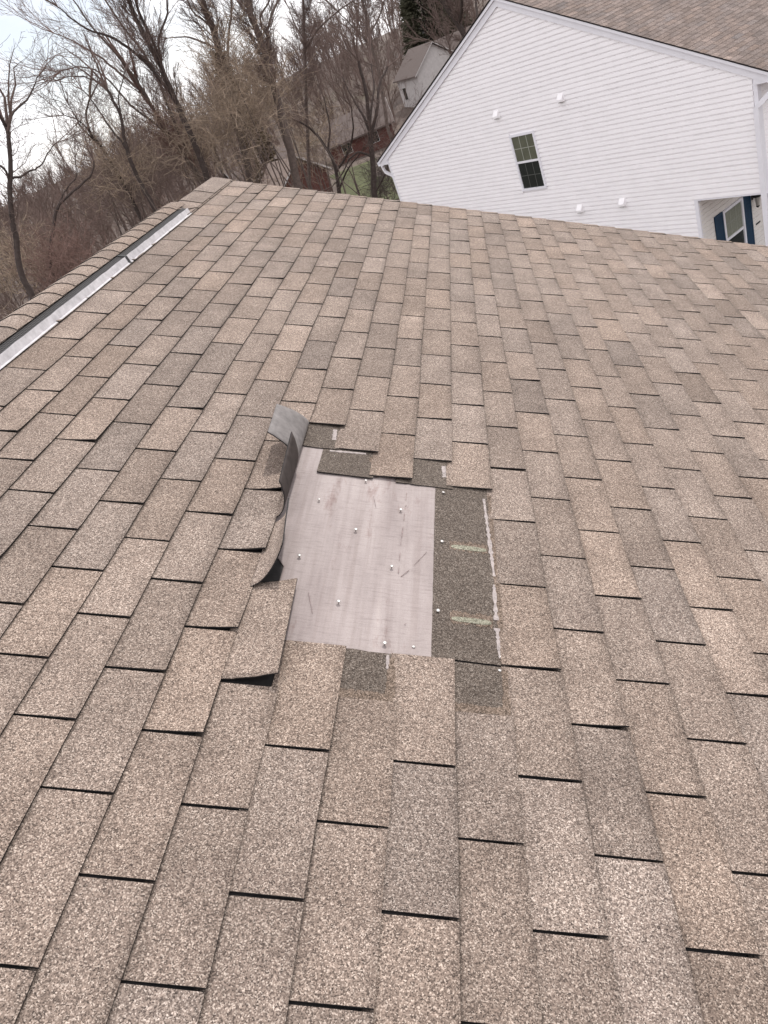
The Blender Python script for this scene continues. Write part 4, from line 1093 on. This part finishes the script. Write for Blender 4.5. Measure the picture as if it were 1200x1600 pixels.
def conifer(label, px, py, dist, h, rad_, mat, n=2600):
    p = at_range(px, py, dist); top = p[2]; gz = float(G(p[0], p[1])); h = max(h, top - gz)
    e = empty('conifer', (p[0], p[1], gz), label, 'tree', 'conifers on the hill')
    t = TB(); t.tube(np.array([[p[0], p[1], gz], [p[0] + .1, p[1], gz + h * .5], [p[0], p[1], gz + h]]), [.25, .15, .03], 6); t.build('trunk', M['bark_dark'], e)
    V = []; Q = []
    for i in range(n):
        f = rng.random() ** .8; z = gz + h * (.12 + .88 * (1 - f) if rng.random() < .999 else 1)
        fr = (gz + h - z) / (h * .88); rr = rad_ * fr ** .8 * rng.uniform(.35, 1.05) + .1
        a = rng.uniform(0, 2 * math.pi); lay = .6 * math.sin(z * 4.0 + a * 1.5)
        q = np.array([p[0] + rr * math.cos(a), p[1] + rr * math.sin(a), z - .18 * rr + lay * .12])
        d = unit(np.array([math.cos(a), math.sin(a), rng.uniform(-.5, .2)])); s = unit(np.cross(d, rng.normal(0, 1, 3)))
        l, w = rng.uniform(.4, .9), rng.uniform(.10, .20); b = len(V)
        V += [q - s * w, q + s * w, q + d * l + s * w * .4, q + d * l - s * w * .4]; Q.append((b, b + 1, b + 2, b + 3))
    quads_obj('crown', V, Q, mat, e)
conifer('tall dark green conifer top on the hill above the lawn', 628, -95, 150, 16, 5.2, M['needle'], 12000)
conifer('dark green conifer right of the tallest one', 672, -60, 160, 14, 4.6, M['needle'], 7000)
conifer('brown pointed conifer top showing above the vine thicket', 334, 72, 90, 10, 1.5, M['needle_brown'], 1800)

# the far woodland: one uncountable mass of bare trees
variants = []; light = []
for vi in range(15):
    tb = TB(); hgt = rng.uniform(8.5, 12.5)
    tr = bpath(np.zeros(3), UPV, hgt * .8, 7, .09, .12); tb.tube(tr, np.linspace(.16, .035, 8), 4)
    for q in range(11 if vi < 9 else 10):
        t = .22 + .78 * (q + rng.random()) / 11; p, d = sample(tr, min(t, .99))
        C = bpath(p, side_dir(d, rng.uniform(.35, .8)), hgt * rng.uniform(.22, .40), 4, .14, .10); tb.tube(C, np.linspace(.055, .02, 5), 3)
        for w in range(9):
            t2 = .2 + .8 * (w + rng.random()) / 9; p2, d2 = sample(C, min(t2, .99))
            C2 = bpath(p2, side_dir(d2, rng.uniform(.3, .85)), rng.uniform(.8, 1.7), 2, .18, .12); tb.tube(C2, np.linspace(.024, .011, 3) * (1 if vi < 9 else 1.5), 3)
            for w2 in range(4 if vi < 9 else 1):
                p3, d3 = sample(C2, rng.uniform(.2, .99)); C3 = bpath(p3, side_dir(d3, rng.uniform(.3, .9)), rng.uniform(.4, 1.0), 1, .1, .1)
                tb.tube(C3, np.linspace(.014, .009, 2), 3)
    (variants if vi < 9 else light).append(tb.arrays())
Vs, Qs, nv = [], [], 0
keep = [spot(446, 262, 84) + (9,), spot(560, 205, 104) + (8,), spot(662, 92, 128) + (8,), spot(703, 62, 132) + (8,), spot(683, 30, 165) + (8,), spot(395, 235, 100) + (7,)]
placed = 0; tries = 0
while placed < 640 and tries < 16000:
    tries += 1
    az = math.radians(rng.uniform(-46, 14)); d = rng.uniform(52, 120) if placed < 100 else math.sqrt(rng.uniform(80 ** 2, 240 ** 2)) if placed < 350 else rng.uniform(185, 310)
    if placed > 570: az = math.radians(rng.uniform(-46, -25)); d = rng.uniform(170, 300)
    elif placed > 440: az = math.radians(rng.uniform(-24, 3)); d = rng.uniform(130, 290)
    x, y = d * math.sin(az), d * math.cos(az)
    if any(math.hypot(x - a, y - b) < c for a, b, c in keep): continue
    if abs(x + .155 * y + .2) < 5.5 and 50 < y < 94: continue                      # the lawn
    if any(abs(math.degrees(math.atan2(a, b)) - math.degrees(az)) < 1.6 and math.hypot(a, b) - 40 < d < math.hypot(a, b) and rng.random() < .4 for a, b, c in keep): continue
    if any(abs(math.degrees(math.atan2(a, b)) - math.degrees(az)) < 2.3 and d < math.hypot(a, b) and rng.random() < .88 for a, b, c in keep[2:4]): continue
    if az > math.radians(2) and d < 60: continue
    pool = variants if d < 88 else light; V0, Q0 = pool[rng.integers(len(pool))]; s = rng.uniform(.75, 1.2); a = rng.uniform(0, 6.28)
    if d < 80: s *= .8
    if d > 200: s *= 1.25
    c, sn = math.cos(a), math.sin(a)
    V1 = np.stack([V0[:, 0] * c - V0[:, 1] * sn, V0[:, 0] * sn + V0[:, 1] * c, V0[:, 2]], 1) * s + np.array([x, y, float(G(x, y)) - .1])
    Vs.append(V1.astype(np.float32)); Qs.append(Q0 + nv); nv += len(V1); placed += 1
wd = quads_obj('woodland', np.concatenate(Vs), np.concatenate(Qs), M['wood_far'], origin=(-30, 130, -4)); tag(wd, 'bare brown woodland covering the valley and hillside behind', 'woodland', kind='stuff')
# undergrowth between them
tb = TB()
for i in range(5000):
    az = math.radians(rng.uniform(-46, 14)); d = rng.uniform(48, 200)
    x, y = d * math.sin(az), d * math.cos(az)
    if abs(x + .155 * y + .2) < 5 and 50 < y < 94: continue
    if any(math.hypot(x - a, y - b) < c * .6 for a, b, c in keep): continue
    p = np.array([x, y, float(G(x, y)) - .05]); C = bpath(p, unit(np.array([rng.normal(0, .5), rng.normal(0, .5), 1])), rng.uniform(1.0, 3.4), 3, .22, .02)
    tb.tube(C, np.linspace(.022, .010, 4), 3)
    for w in range(3):
        p3, d3 = sample(C, rng.uniform(.2, .95)); C3 = bpath(p3, side_dir(d3, rng.uniform(.4, 1.0)), rng.uniform(.4, 1.2), 1, .1, .0); tb.tube(C3, np.linspace(.012, .008, 2), 3)
ug = tb.build('undergrowth', M['wood_far'], origin=(-20, 100, -8)); tag(ug, 'low tangled brown undergrowth among the far trees', 'undergrowth', kind='stuff')
